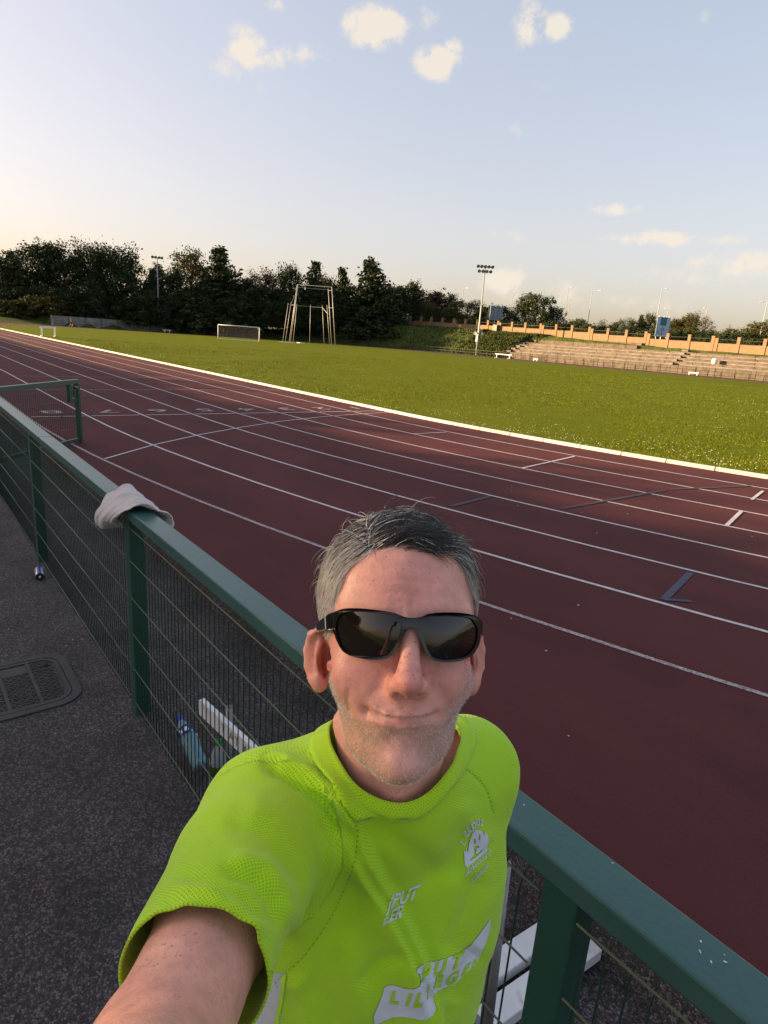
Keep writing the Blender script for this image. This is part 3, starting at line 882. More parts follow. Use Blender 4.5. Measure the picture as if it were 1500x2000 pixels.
# small litter and loose stones on the asphalt
def litter():
    g = random.Random(11); mb = MB()
    for i in range(60):
        x, y = g.uniform(6.5, 14.3), g.uniform(-12.6, -10.7)
        r = g.uniform(.003, .009); vs = [(x+r*g.uniform(.5, 1.3)*math.cos(t), y+r*g.uniform(.4, 1.2)*math.sin(t), GZ+.005+g.uniform(0, .004)) for t in (0, 1.2, 2.4, 3.6, 4.9)]
        mb.add(vs+[(x, y, GZ+.008+r*.6)], [(0, 1, 5), (1, 2, 5), (2, 3, 5), (3, 4, 5), (4, 0, 5)])
    stuff(mb.build('litter_flecks', mat('pale_fleck', (.42, .40, .37), .8)))
    mb = MB()
    for i in range(26):
        x, y = g.uniform(7, 14.5), g.uniform(-9.5, -3)
        r = g.uniform(.006, .014); vs = [(x+r*math.cos(t), y+r*math.sin(t), .012) for t in (0, 1.2, 2.4, 3.6, 4.9)]
        mb.add(vs+[(x, y, .018)], [(0, 1, 5), (1, 2, 5), (2, 3, 5), (3, 4, 5), (4, 0, 5)])
    stuff(mb.build('track_flecks', mat('pale_fleck', (.42, .40, .37), .8)))
    # loose chippings that stand proud of the asphalt close to the camera
    mb = MB(); v, f = mb.v, mb.f
    for i in range(9000):
        x = 14.9-6.2*g.random()**1.3; y = g.uniform(-12.75, -10.62)
        if abs(x-MC[0]) < .37 and abs(y-MC[1]) < .45: continue
        r = g.uniform(.0022, .0055); a = g.uniform(0, 6.28); o = len(v); h = g.uniform(.002, .005)
        for k in range(4):
            t = a+k*1.57; q = r*g.uniform(.7, 1.25); v.append((x+q*math.cos(t), y+q*math.sin(t), GZ-.0005))
        v.append((x+r*g.uniform(-.4, .4), y+r*g.uniform(-.4, .4), GZ+h))
        f += [(o, o+1, o+4), (o+1, o+2, o+4), (o+2, o+3, o+4), (o+3, o, o+4)]
    stuff(mb.build('stone_chippings', mat('chipping', (.055, .049, .049), .75, var=.5, scale=160, detail=0)))
litter()
# ------------------------------------------------------------------ helpers to read a point off the survey of the photograph
def ray(px, py): return FW + RT*((px-750)/FPX) + UP*(-(py-1000)/FPX)
def on_y(px, py, y):
    d = ray(px, py); return CAM + d*((y-CAM.y)/d.y)
def at_dist(px, py, dist):
    d = ray(px, py); return CAM + d*(dist/math.hypot(d.x, d.y))
def bend(phi, r, z=0.):
    a = R_(phi); return Vector((-TL+r*math.cos(a), TR+r*math.sin(a), z))
M_conc = mat('weathered_concrete', (.115, .092, .068), .85, var=.38, scale=1.1, detail=9, dirt=((.12, .105, .085), 2.2, .52, .7), bump=.3, bscale=10, spec=.2)
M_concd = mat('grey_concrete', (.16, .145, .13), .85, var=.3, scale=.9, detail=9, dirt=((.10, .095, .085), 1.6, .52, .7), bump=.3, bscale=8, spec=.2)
M_block = mat('buff_blockwork', (.215, .145, .082), .85, var=.12, scale=2, detail=8, dirt=((.28, .21, .14), 4, .56, .5), bump=.2, bscale=20, spec=.2)
M_rust_rail = mat('dark_rail', (.035, .04, .035), .6, var=.3, scale=2)
M_whitep = mat('white_paint', (.78, .76, .72), .5, var=.06, scale=3)
M_pole = mat('galvanised_pole', (.34, .34, .34), .5, .35, var=.12, scale=3)
M_dark = mat('dark_metal', (.03, .03, .032), .5)

# ------------------------------------------------------------------ curved retaining wall at the far bend
wall = thing('retaining_wall', 'long curved grey concrete wall below the dark trees at the far bend', 'wall', bend(177, 50.2))
WO = Vector(wall.location)
ph = 150.0; k = 0
while ph < 203.5:
    p1 = ph+4.2; mb = MB(); zt = 2.0+rnd.uniform(-.03, .03)
    a0, a1 = ph+.06, p1-.06
    for i in range(3):
        q0, q1 = a0+(a1-a0)*i/3, a0+(a1-a0)*(i+1)/3
        vs = [bend(q0, 49.9, -.2), bend(q1, 49.9, -.2), bend(q1, 49.9, zt), bend(q0, 49.9, zt), bend(q0, 50.3, -.2), bend(q1, 50.3, -.2), bend(q1, 50.3, zt), bend(q0, 50.3, zt)]
        mb.add([v-WO for v in vs], [(0, 1, 2, 3), (3, 2, 6, 7), (5, 4, 7, 6), (0, 3, 7, 4), (1, 5, 6, 2)])
    mb.build('wall_panel', mat('bare_wall_concrete', (.22, .205, .19), .85, var=.3, scale=.9, detail=9, dirt=((.10, .095, .085), 1.6, .52, .7), bump=.3, bscale=8, spec=.2), wall, recalc=True); ph = p1

# ------------------------------------------------------------------ spectator rail round the outside of the track
rail = thing('spectator_rail', 'thin dark two bar rail running round the far side of the track', 'railing', (-86.9, 85, 0))
RO = Vector(rail.location)
rp = []
ph = 206.
while ph > 90: rp.append(bend(ph, 48.05)); ph -= 2.4
x = -86.9
while x < 22: rp.append(Vector((x, 2*TR+11.2, 0))); x += 2.0
pmb = MB(); pmb.tube([(0, 0, -.1), (0, 0, 1.1)], .035, 6); pme = pmb.mesh('post', M_rust_rail)
for q in rp: part(pme, 'post', rail, q-RO)
for z in (1.08, .55):
    mb = MB(); mb.tube([q+Vector((0, 0, z))-RO for q in rp], .028, 5); mb.build('rail_bar', M_rust_rail, rail)

# ------------------------------------------------------------------ terrace
ter = thing('terrace', 'stepped concrete spectator terrace in low sun on the far side of the track', 'terrace', (-48, 86.5, 0))
TO = Vector(ter.location)
tiers = [(86.4, 88.2, 1.20), (88.2, 89.9, 1.78), (89.9, 91.6, 2.33), (91.6, 93.3, 2.88), (93.3, 95.0, 3.35)]
def slabs(x0, x1, y0, y1, zt, seg, name, m):
    x = x0
    while x < x1-.01:
        xe = min(x+seg, x1); mb = MB()
        mb.box(((x+xe)/2-TO.x, (y0+y1)/2-TO.y, (zt-.6)/2+rnd.uniform(-.015, .015)), (xe-x-.05, y1-y0-.004, zt+.6))
        mb.build(name, m, ter, bevel=.03); x = xe
def side_cut(i): return -71.2 - .75*i
for i, (y0, y1, zt) in enumerate(tiers):
    slabs(side_cut(i), 24, y0, y1, zt+(.18*i if False else 0), 4.6 if i else 2.9, 'concrete_step' if i else 'front_wall_panel', M_conc)
for i in range(1, len(tiers)):  # grey strip colours in the band of shade along each riser foot
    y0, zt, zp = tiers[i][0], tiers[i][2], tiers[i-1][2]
    mb = MB(); mb.box(((side_cut(i)+24)/2-TO.x, y0-.01-TO.y, zp+.11), (24-side_cut(i)-.2, .03, .20)); mb.build('riser_shade_strip', M_concd, ter)
slabs(-74.5, -49.2, 95.0, 96.4, 3.95, 4.6, 'concrete_step', M_conc)
slabs(-75.2, -49.2, 96.4, 97.6, 4.45, 4.6, 'concrete_step', M_conc)
for xs0 in (-72.6, -38.6, -4.0):                 # small gangway stairs let into the steps
    for i in range(5 if xs0 > -50 else 6):
        y = 87.7+i*1.7; z = 1.2+i*.56
        mb = MB(); mb.box((xs0-.35*i-TO.x, y+.3-TO.y, z+.14), (1.2, .62, .30)); mb.build('stair', M_concd, ter)
        mb = MB(); mb.box((xs0-.35*i+.62-TO.x, y-.05-TO.y, z+.12), (.10, .5, .5)); mb.build('stair_side', M_dark, ter)
mb = MB()
for i in range(6):
    mb.tube([(-71.3-.75*i-TO.x, 86.4+1.7*i-TO.y, 1.15+.5*i), (-71.3-.75*i-TO.x, 86.4+1.7*i-TO.y, 2.1+.5*i)], .03, 5)
mb.tube([(-71.3-TO.x, 86.4-TO.y, 2.1), (-75.05-TO.x, 94.9-TO.y, 4.6)], .03, 5)
mb.build('hand_rail', M_rust_rail, ter)
bx = on_y(1395.6, 706, 88.9)
t = MB(); t.lathe([(0, .0), (.32, .0), (.42, .2), (.42, .62), (.30, .8), (0, .84)], (0, 0, 0), 12)
o = t.build('white_bag', M_whitep, smooth=False); o.location = (bx.x, 88.9, 1.79); tag(o, 'white rounded bag left on the terrace steps', 'bag')
for (px, py, w) in ((1354, 733.5, 1.5), (1047, 699, .9)):
    q = on_y(px, py, 82.5); t = MB(); t.box((0, 0, .34), (w, .12, .12)); t.box((-w*.4, 0, .15), (.08, .4, .3)); t.box((w*.4, 0, .15), (.08, .4, .3))
    o = t.build('low_hurdle', M_whitep, bevel=.01); o.location = (q.x, 82.5, 0)
    tag(o, 'white low hurdle on the far track by the terrace, the longer of two' if w > 1 else 'small white hurdle by the left end of the terrace', 'hurdle')

# ------------------------------------------------------------------ block wall with pillars
pw = thing('pillar_wall', 'buff block boundary wall with tall pillars and railings above the terrace', 'wall', (-60, 99, 4))
PO = Vector(pw.location)
ppx = [801.6, 823, 843, 865, 887, 910, 933, 954, 974, 1001, 1027, 1057, 1087, 1118, 1152, 1188, 1224, 1262, 1305, 1347, 1393, 1443, 1494]
pxs = [on_y(px, 620+(px-800)*.08, 99).x for px in ppx]
dx = (pxs[-1]-pxs[0])/22
pxs = [pxs[0]*.0+px for px in pxs]
for k in range(1, 14): pxs.append(pxs[22]+k*3.7)
def wall_base(x): return plateau(x)+.05
for i, x in enumerate(pxs):
    zb = wall_base(x); dbl = i in (4, 8, 11, 14, 17, 20, 23, 26)
    mb = MB(); mb.box((x-PO.x, 99-PO.y, zb+1.05-PO.z), (.52, .52, 2.5)); mb.box((x-PO.x, 99-PO.y, zb+2.36-PO.z), (.60, .60, .12))
    mb.build('pillar', M_block, pw)
    if dbl:
        mb = MB(); mb.box((x+.62-PO.x, 99-PO.y, zb+.95-PO.z), (.58, .5, 2.25)); mb.build('pillar', M_block, pw)
    if i+1 < len(pxs):
        xa, xb = x+(.92 if dbl else .27), pxs[i+1]-.27
        zc = min(wall_base(xa), wall_base(xb)); L = xb-xa
        n = 3
        for k in range(n):                                  # courses read as three lengths of blockwork
            mb = MB(); mb.box((xa+L*(k+.5)/n-PO.x, 99-PO.y, zc+.5-PO.z), (L/n-.02, .3, 1.5)); mb.build('wall_panel', M_block, pw)
        mb = MB(); mb.box(((xa+xb)/2-PO.x, 99-PO.y, zc+1.295-PO.z), (L, .36, .08)); mb.build('coping', M_block, pw)
        mb = MB()
        mb.tube([(xa-PO.x, 99-PO.y, zc+1.95-PO.z), (xb-PO.x, 99-PO.y, zc+1.95-PO.z)], .03, 5)
        for k in range(12): mb.tube([(xa+L*(k+.5)/12-PO.x, 99-PO.y, zc+1.3-PO.z), (xa+L*(k+.5)/12-PO.x, 99-PO.y, zc+1.95-PO.z)], .014, 4)
        mb.build('railing', M_rust_rail, pw)

# ------------------------------------------------------------------ green roadside cabinet and the two road signs
q = on_y(968, 641, 98.2)
cb_ = thing('cabinet', 'dark green steel cabinet standing against the pillar wall below the blue grey sign', 'cabinet', (q.x, 98.2, plateau(q.x)))
mb = MB(); mb.box((0, 0, .75), (1.25, .6, 1.6)); mb.build('cabinet_body', mat('cabinet_green', (.045, .07, .05), .5, var=.1), cb_, bevel=.02)
for s in (-.31, .31):
    mb = MB(); mb.box((s, -.31, .75), (.58, .03, 1.4)); mb.build('door', mat('cabinet_door', (.055, .085, .06), .5), cb_, bevel=.01)
mb = MB(); mb.box((0, 0, 1.58), (1.35, .7, .06)); mb.build('cabinet_roof', mat('cabinet_green', (.045, .07, .05)), cb_)
M_signback = mat('sign_back', (.14, .19, .25), .5, .2, var=.1)
sgn = thing('road_sign', 'large blue grey back of a road sign with bracing bars behind the wall', 'road sign', (-92.6, 104, 5.0), R_(58))
mb = MB(); mb.box((0, 0, 4.65), (3.5, .05, 3.3)); pnl = mb.build('sign_panel', M_signback, sgn)
for k in range(6):
    mb = MB(); mb.box((0, -.06, 3.25+k*.56), (3.2, .06, .09)); mb.build('brace', mat('sign_brace', (.25, .32, .38), .5), pnl)
for s in (-1.25, 0, 1.25):
    mb = MB(); mb.tube([(s, -.14, 0), (s, -.14, 6.3)], .07, 8); mb.build('sign_post', M_pole, sgn)
M_sface = mat('sign_face', (.38, .47, .60), .45); M_sgreen = mat('sign_green', (.01, .13, .11), .45); M_sblack = mat('sign_black', (.01, .012, .02), .5)
q = on_y(1292, 652, 106)
sg2 = thing('road_sign', 'pale direction sign with green panel and roundabout symbol behind the wall', 'road sign', (q.x, 106, plateau(q.x)), R_(66))
zb = 1.9
mb = MB(); mb.box((0, 0, zb+1.75), (2.85, .05, 3.6)); sp2 = mb.build('sign_panel', M_sface, sg2)
mb = MB(); mb.box((0, -.032, zb+2.75), (1.3, .012, 1.45)); mb.build('green_panel', M_sgreen, sp2)
mb = MB()
for r_, (w1, w2) in enumerate(((.9, .3), (.6, .5), (1.0, .2), (.8, .35))):
    for (cx, w) in ((-.6+w1/2*.9, w1*.55), (.35, w2*.6)): mb.box((cx, -.041, zb+3.22-r_*.3), (w, .006, .10))
mb.build('print', mat('sign_print', (.03, .30, .27), .5), sp2)
mb = MB()
prv = None
for k in range(13):
    a = math.pi/2*0+2*math.pi*k/12; c = Vector((.0+.27*math.cos(a), -.034, zb+1.25+.27*math.sin(a)))
    if prv is not None: mb.bar(prv, c, .012, .09)
    prv = c
mb.bar((0, -.034, zb+.1), (0, -.034, zb+1.0), .012, .11); mb.bar((0, -.034, zb+1.5), (0, -.034, zb+1.85), .012, .09)
mb.bar((-.27, -.034, zb+1.25), (-.55, -.034, zb+1.25), .012, .08); mb.bar((.27, -.034, zb+1.25), (.5, -.034, zb+1.25), .012, .08)
mb.build('roundabout_symbol', M_sblack, sp2)
mb = MB()
for r_ in range(3): mb.box((-.85, -.033, zb+.95-r_*.22), (.7, .008, .09))
mb.build('print', mat('sign_greyprint', (.16, .19, .25), .5), sp2)
for s in (-1.1, 0, 1.1):
    mb = MB(); mb.tube([(s, .08, 0), (s, .08, zb+3.7)], .08, 8); mb.build('sign_post', M_whitep, sg2)

# ------------------------------------------------------------------ street lamps along the road behind the wall
def street_lamp(px, pyt, pxb, y, arm, label, side):
    pt = on_y(px, pyt, y); zb = 3.8; H = pt.z-zb
    t = thing('street_lamp', label, 'street lamp', (pt.x, y, zb), 0, 'street lamps along the road behind the wall')
    mb = MB(); mb.tube([(0, 0, 0), (0, 0, 1.6), (0, 0, H)], [.12, .10, .06], 8); mb.build('lamp_post', M_pole, t)
    if arm:
        d = Vector((1, .15, 0)).normalized()*arm
        mb = MB(); mb.tube([(0, 0, H-.05), (d.x*.55, d.y*.55, H+.06), (d.x, d.y, H+.06)], .05, 6); mb.build('arm', M_pole, t)
        mb = MB(); mb.box((d.x*1.22, d.y*1.22, H+.05), (abs(arm)*.5+.2, .28, .13), math.atan2(d.y, d.x)); mb.build('lamp_head', M_pole, t, bevel=.03)
    return t
street_lamp(905.5, 563, 897, 125, 1.1, 'street lamp left of the tall floodlight mast with long arm', 0)
street_lamp(1002, 571, 995, 125, .3, 'short armed street lamp between the floodlight mast and the round oak', 0)
street_lamp(1110.5, 562, 1100, 125, .6, 'slim street lamp just right of the round oak', 0)
street_lamp(1157.3, 568, 1143, 125, 1.5, 'street lamp with longest arm standing right of the oak, before the road sign', 0)
street_lamp(1293.3, 564, 1277, 125, .7, 'tall street lamp rising above the pale direction sign', 0)
street_lamp(1306, 604, 1304, 138, -.7, 'distant street lamp peeping over the right edge of the pale direction sign', 0)
street_lamp(1382, 602, 1369, 125, -.5, 'street lamp in front of the thin pale tree right of the sign', 0)
street_lamp(1499, 590, 1478, 112, -.8, 'nearest street lamp at the right hand edge of the picture', 0)
street_lamp(1114, 581, 1108, 150, .3, 'farthest small street lamp half hidden beside the oak', 0)

# ------------------------------------------------------------------ floodlight masts
fl = thing('floodlight_mast', 'tall grey floodlight mast with two rows of lamps and loudspeakers by the grass bank', 'floodlight', (-79.9, 86.0, 0))
mb = MB(); mb.tube([(0, 0, 0), (0, 0, 4), (0, 0, 17.2)], [.20, .17, .10], 10); mb.build('mast', M_pole, fl, smooth=True)
def flood_row(n, z, half, par, dirx):
    ax = Vector((.64, .77, 0))
    mb = MB(); mb.bar(-ax*half+Vector((0, 0, z)), ax*half+Vector((0, 0, z)), .08, .08); mb.build('cross_arm', M_pole, par)
    for i in range(n):
        c = ax*(-half+2*half*i/(n-1))+Vector((0, 0, z+.18))
        d = Vector((.72, -.60, -.55)).normalized()
        mb = MB(); mb.lathe([(0, -.30), (.16, -.28), (.22, -.1), (.36, .12), (.34, .14), (0, .10)], c, 12, d)
        mb.build('lamp', mat('lamp_housing', (.22, .22, .22), .4, .5), par, smooth=True)
flood_row(5, 17.25, 1.45, fl, 1); flood_row(4, 16.35, 1.15, fl, 1)
mb = MB(); mb.bar((-.9*.64, -.9*.77, 4.75), (.9*.64, .9*.77, 4.75), .07, .07); mb.build('speaker_arm', M_pole, fl)
for s in (-1, 1):
    c = Vector((.64, .77, 0))*(.62*s)+Vector((.2, -.15, 4.45)); d = Vector((.6+.25*s, -.6+.3*s, -.35)).normalized()
    mb = MB(); mb.lathe([(0, -.35), (.08, -.33), (.10, -.1), (.32, .22), (.29, .22), (.08, 0), (0, 0)], c, 14, d); mb.build('loudspeaker', M_whitep, fl, smooth=True)
mb = MB(); mb.box((-.10, -.12, 3.35), (.42, .35, 1.3)); mb.build('control_box', M_pole, fl, bevel=.02)
q = bend(177.6, 48.6)
f2 = thing('floodlight_mast', 'slender floodlight mast before the dark trees above the curved wall', 'floodlight', (q.x, q.y, 0))
mb = MB(); mb.tube([(0, 0, 0), (0, 0, 16.0)], [.17, .09], 10); mb.build('mast', mat('bluegrey_pole', (.20, .23, .27), .5, .3), f2, smooth=True)
axl = Vector((.1, 1, 0)).normalized()
mb = MB(); mb.bar(axl*-1.0+Vector((0, 0, 15.9)), axl*1.0+Vector((0, 0, 15.9)), .08, .08); mb.build('cross_arm', M_pole, f2)
for s in (-1, -.35, .4, 1):
    mb = MB(); mb.lathe([(0, -.25), (.2, -.2), (.34, .1), (0, .1)], axl*s+Vector((0, 0, 16.05)), 10, Vector((.8, .2*s, -.5)).normalized()); mb.build('lamp', mat('lamp_housing', (.22, .22, .22)), f2)
mb = MB(); mb.box((.15, .1, 3.6), (.4, .4, 1.0)); mb.build('control_box', M_pole, f2)

# ------------------------------------------------------------------ hammer cage
cg = thing('hammer_cage', 'tall bare pole throwing cage standing on the infield without its net', 'throwing cage', (-95, 54, 0))
GO = Vector(cg.location)
M_cage = mat('cage_pole', (.42, .40, .37), .5, .3, var=.15, scale=2)
cage = [((-96.73, 49.68), (-96.3, 50.45, 7.34), .055), ((-98.24, 51.08), (-97.78, 51.9, 7.46), .055), ((-100.09, 53.92), (-99.82, 54.39, 7.47), .055), ((-99.26, 57.29), (-99.3, 57.21, 7.6), .055),
        ((-96.84, 59.3), (-97.22, 58.69, 7.6), .055), ((-93.73, 58.59), (-94.2, 57.85, 7.6), .055),
        ((-95.24, 50.3), (-94.63, 51.37, 10.8), .09), ((-95.6, 50.75), (-94.8, 51.6, 10.7), .06), ((-91.83, 57.84), (-92.46, 56.87, 10.5), .075), ((-88.94, 56.77), (-89.58, 55.8, 10.7), .075)]
for (a, b, r) in cage:
    mb = MB(); mb.tube([Vector((*a, 0))-GO, Vector(b)-GO], r*.78, 8); mb.build('pole', M_cage, cg, smooth=True)
for (a, b, r) in (((-94.63, 51.37, 10.75), (-89.58, 55.8, 10.65), .07), ((-94.8, 51.6, 10.3), (-92.46, 56.87, 10.3), .04), ((-92.46, 56.87, 10.1), (-89.58, 55.8, 10.1), .04), ((-96.3, 50.45, 7.1), (-97.78, 51.9, 7.1), .035), ((-97.78, 51.9, 7.1), (-94.9, 51.0, 7.1), .03),
                  ((-99.82, 54.39, 7.2), (-99.3, 57.21, 7.2), .03), ((-99.3, 57.21, 7.2), (-97.22, 58.69, 7.2), .035), ((-97.22, 58.69, 7.2), (-94.0, 58.1, 5.9), .05), ((-92.4, 57.0, 7.0), (-89.4, 56.1, 7.0), .03), ((-97.78, 51.9, 7.4), (-94.75, 51.4, 9.6), .025), ((-99.82, 54.39, 7.2), (-97.78, 51.9, 7.1), .03)):
    mb = MB(); mb.tube([Vector(a)-GO, Vector(b)-GO], r*.8, 6); mb.build('cross_bar', M_cage, cg)
mb = MB(); mb.box(Vector((-96.4, 50.4, .05))-GO, (3.0, .3, .12), .8); mb.build('ground_board', M_whitep, cg)
t = MB(); t.box((0, 0, .06), (1.2, 1.2, .10)); o = t.build('throwing_plate', M_whitep); o.location = (-99.4, 55.3, 0); tag(o, 'flat white plate lying in the grass at the back of the cage', 'plate')

# ------------------------------------------------------------------ goal
ga, gb = Vector((-92.9, 34.82, 0)), Vector((-90.02, 41.3, 0))
gl = thing('football_goal', 'white framed football goal with net on the far infield', 'goal', ga)
gx = (gb-ga); W_ = gx.length; gx.normalize(); gn = Vector((-gx.y, gx.x, 0))
Hh = 2.44; up = Vector((0, 0, 1))
for o_, nm in ((0, 'goal_post'), (W_, 'goal_post')):
    mb = MB(); mb.tube([gx*o_, gx*o_+up*Hh], .07, 10); mb.build(nm, M_whitep, gl, smooth=True)
mb = MB(); mb.tube([up*Hh, gx*W_+up*Hh], .07, 10); mb.build('crossbar', M_whitep, gl, smooth=True)
for o_ in (0, W_):
    mb = MB(); mb.tube([gx*o_+up*Hh, gx*o_+gn*.9+up*(Hh-.1), gx*o_+gn*2.0, gx*o_], .045, 8); mb.build('side_frame', M_whitep, gl)
mb = MB(); mb.tube([gn*2.0+up*.04, gx*W_+gn*2.0+up*.04], .05, 8); mb.build('back_bar', M_whitep, gl)
mb = MB()
for i in range(38):
    o_ = W_*i/37
    mb.tube([gx*o_+up*Hh, gx*o_+gn*.9+up*(Hh-.1), gx*o_+gn*2.0+up*.03], .006, 3, cap=False)
for i in range(18):
    t = i/17
    p_ = gn*(.9+1.1*t)+up*((Hh-.1)*(1-t)+.03*t); mb.tube([p_, p_+gx*W_], .006, 3, cap=False)
mb.build('net', mat('net_cord', (.32, .32, .31), .8), gl)

# ------------------------------------------------------------------ barrier on the far straight, hurdle on the near infield, bench
def barrier(label, loc, rz, w, h, name='steeplechase_barrier', cat='barrier'):
    t = thing(name, label, cat, loc, rz)
    mb = MB(); mb.box((0, 0, h-.07), (w, .13, .14)); mb.build('beam', M_whitep, t, bevel=.01)
    for s in (-1, 1):
        mb = MB(); mb.box((s*(w/2-.45), 0, (h-.14)/2), (.12, .1, h-.14)); mb.box((s*(w/2-.45), 0, .05), (.14, .9, .09)); mb.build('leg', M_whitep, t, bevel=.008)
    return t
barrier('long white steeplechase barrier standing on the far track left of the terrace', (-67.1, 80.0, 0), R_(3), 3.96, .80)
q = bend(176.5, 45.5); barrier('small white bench like barrier on the far bend before the curved wall', (q.x, q.y, 0), R_(80), 1.9, .60)
q = at_dist(94, 659, 73.5)
hz = thing('hurdle', 'pair of white hurdles standing on the grass just inside the kerb', 'hurdle', (q.x, q.y, .03), R_(84))
for dy in (0, .5):
    mb = MB(); mb.box((.25*dy, dy, .86), (1.35, .03, .16)); mb.build('board', M_whitep, hz)
    for s in (-.58, .58):
        mb = MB(); mb.box((s+.25*dy, dy, .42), (.06, .05, .85)); mb.box((s+.25*dy, dy+.25, .04), (.07, .7, .05)); mb.build('leg', M_whitep, hz)

# ------------------------------------------------------------------ people far away
def skin_figure(name, joints, edges, rad, m):
    me = bpy.data.meshes.new(name); me.from_pydata(joints, edges, [])
    o = bpy.data.objects.new(name, me); COL.objects.link(o)
    s = o.modifiers.new('skin', 'SKIN'); u = o.modifiers.new('sub', 'SUBSURF'); u.levels = 1; u.render_levels = 1
    for i, v in enumerate(me.skin_vertices[0].data): v.radius = (rad[i], rad[i]); v.use_root = (i == 0)
    dg = bpy.context.evaluated_depsgraph_get()
    m2 = bpy.data.meshes.new_from_object(o.evaluated_get(dg)); bpy.data.objects.remove(o)
    m2.materials.clear(); m2.materials.append(m)
    return m2
M_skinf = mat('far_skin', (.42, .24, .17), .6)
def runner(loc, rz, label, top, shorts, ph=1):
    t = thing('person', label, 'person', loc, rz)
    J = [(0, 0, .95), (0, 0, 1.15), (.03, 0, 1.42), (.05, 0, 1.55), (.07, 0, 1.70),
         (0, .10, .90), (.22*ph, .11, .52), (.02*ph, .11, .10), (.12*ph+.05, .11, .04),
         (0, -.10, .90), (-.05*ph, -.11, .48), (-.40*ph, -.11, .25), (-.42*ph, -.11, .15),
         (.03, .20, 1.40), (-.12*ph, .25, 1.15), (.10*ph, .22, 1.08), (.03, -.20, 1.40), (.10*ph, -.25, 1.14), (.30*ph, -.18, 1.25)]
    E = [(0, 1), (1, 2), (2, 3), (3, 4), (0, 5), (5, 6), (6, 7), (7, 8), (0, 9), (9, 10), (10, 11), (11, 12), (2, 13), (13, 14), (14, 15), (2, 16), (16, 17), (17, 18)]
    Rr = [.13, .13, .14, .055, .105, .085, .06, .04, .045, .085, .06, .04, .045, .055, .045, .035, .055, .045, .035]
    b = part(skin_figure('body', J, E, Rr, M_skinf), 'body', t)
    Js = [(0, 0, 1.0), (.0, 0, 1.18), (.03, 0, 1.40), (.03, .18, 1.41), (-.05*ph, .24, 1.24), (.03, -.18, 1.41), (.06*ph, -.24, 1.24)]
    part(skin_figure('shirt', Js, [(0, 1), (1, 2), (2, 3), (3, 4), (2, 5), (5, 6)], [.15, .155, .16, .075, .065, .075, .065], top), 'shirt', t)
    Jh = [(0, 0, .98), (0, .10, .88), (.14*ph, .11, .66), (0, -.10, .88), (-.03*ph, -.11, .62)]
    part(skin_figure('shorts', Jh, [(0, 1), (1, 2), (0, 3), (3, 4)], [.15, .11, .09, .11, .09], shorts), 'shorts', t)
    mb = MB(); mb.lathe([(0, .12), (.08, .09), (.112, .02), (.10, -.05), (.06, -.08)], (.055, 0, 1.70), 12); mb.build('hair', M_dark, t, smooth=True)
    return t
q = at_dist(140, 643, 143); runner((q.x, q.y, 0), R_(60), 'distant jogger in dark shorts on the far bend near the grass bank', mat('jog_top', (.16, .09, .06), .8), M_dark)
q = at_dist(436.5, 656, 157); runner((q.x, q.y, 0), R_(250), 'distant person in a yellow green bib seen through the goal net', mat('bib', (.40, .48, .06), .8), M_dark)
q = at_dist(444, 656, 158); runner((q.x, q.y, 0), R_(250), 'distant person in a pale top seen through the goal net', mat('pale_top', (.50, .52, .55), .8), M_dark, -1)
# ------------------------------------------------------------------ trees
def leaf_mat(name, c1, c2):
    return mat(name, c1, .75, var=.3, scale=.35, detail=4, col2=c2, spec=.25)
M_bark = mat('bark', (.06, .045, .035), .9, var=.3, scale=3)
LEAF = {'dark': leaf_mat('dark_leaf', (.017, .034, .011), (.038, .058, .016)), 'mid': leaf_mat('mid_leaf', (.035, .055, .012), (.070, .085, .018)),
        'gold': leaf_mat('gold_leaf', (.060, .062, .012), (.10, .095, .020)), 'purple': leaf_mat('purple_leaf', (.022, .011, .013), (.040, .020, .020)), 'pale': leaf_mat('pale_leaf', (.075, .075, .035), (.11, .105, .05)), 'brown': leaf_mat('brown_leaf', (.045, .030, .012), (.07, .048, .018))}
def leaf_quads(v, f, g, c, n, spread, s, flat=0.):
    for _ in range(n):
        p = Vector((g.gauss(0, 1), g.gauss(0, 1), g.gauss(0, 1)*(1-flat*.6)))*spread*.55 + c
        a = Vector((g.gauss(0, 1), g.gauss(0, 1), g.gauss(0, .7))).normalized(); b = a.cross(Vector((g.gauss(0, 1), g.gauss(0, 1), g.gauss(0, 1)))).normalized()
        h = s*g.uniform(.55, 1.3); w = h*g.uniform(.45, .8); o = len(v)
        v += [tuple(p-a*h/2), tuple(p+b*w/2), tuple(p+a*h/2), tuple(p-b*w/2)]; f.append((o, o+1, o+2, o+3))
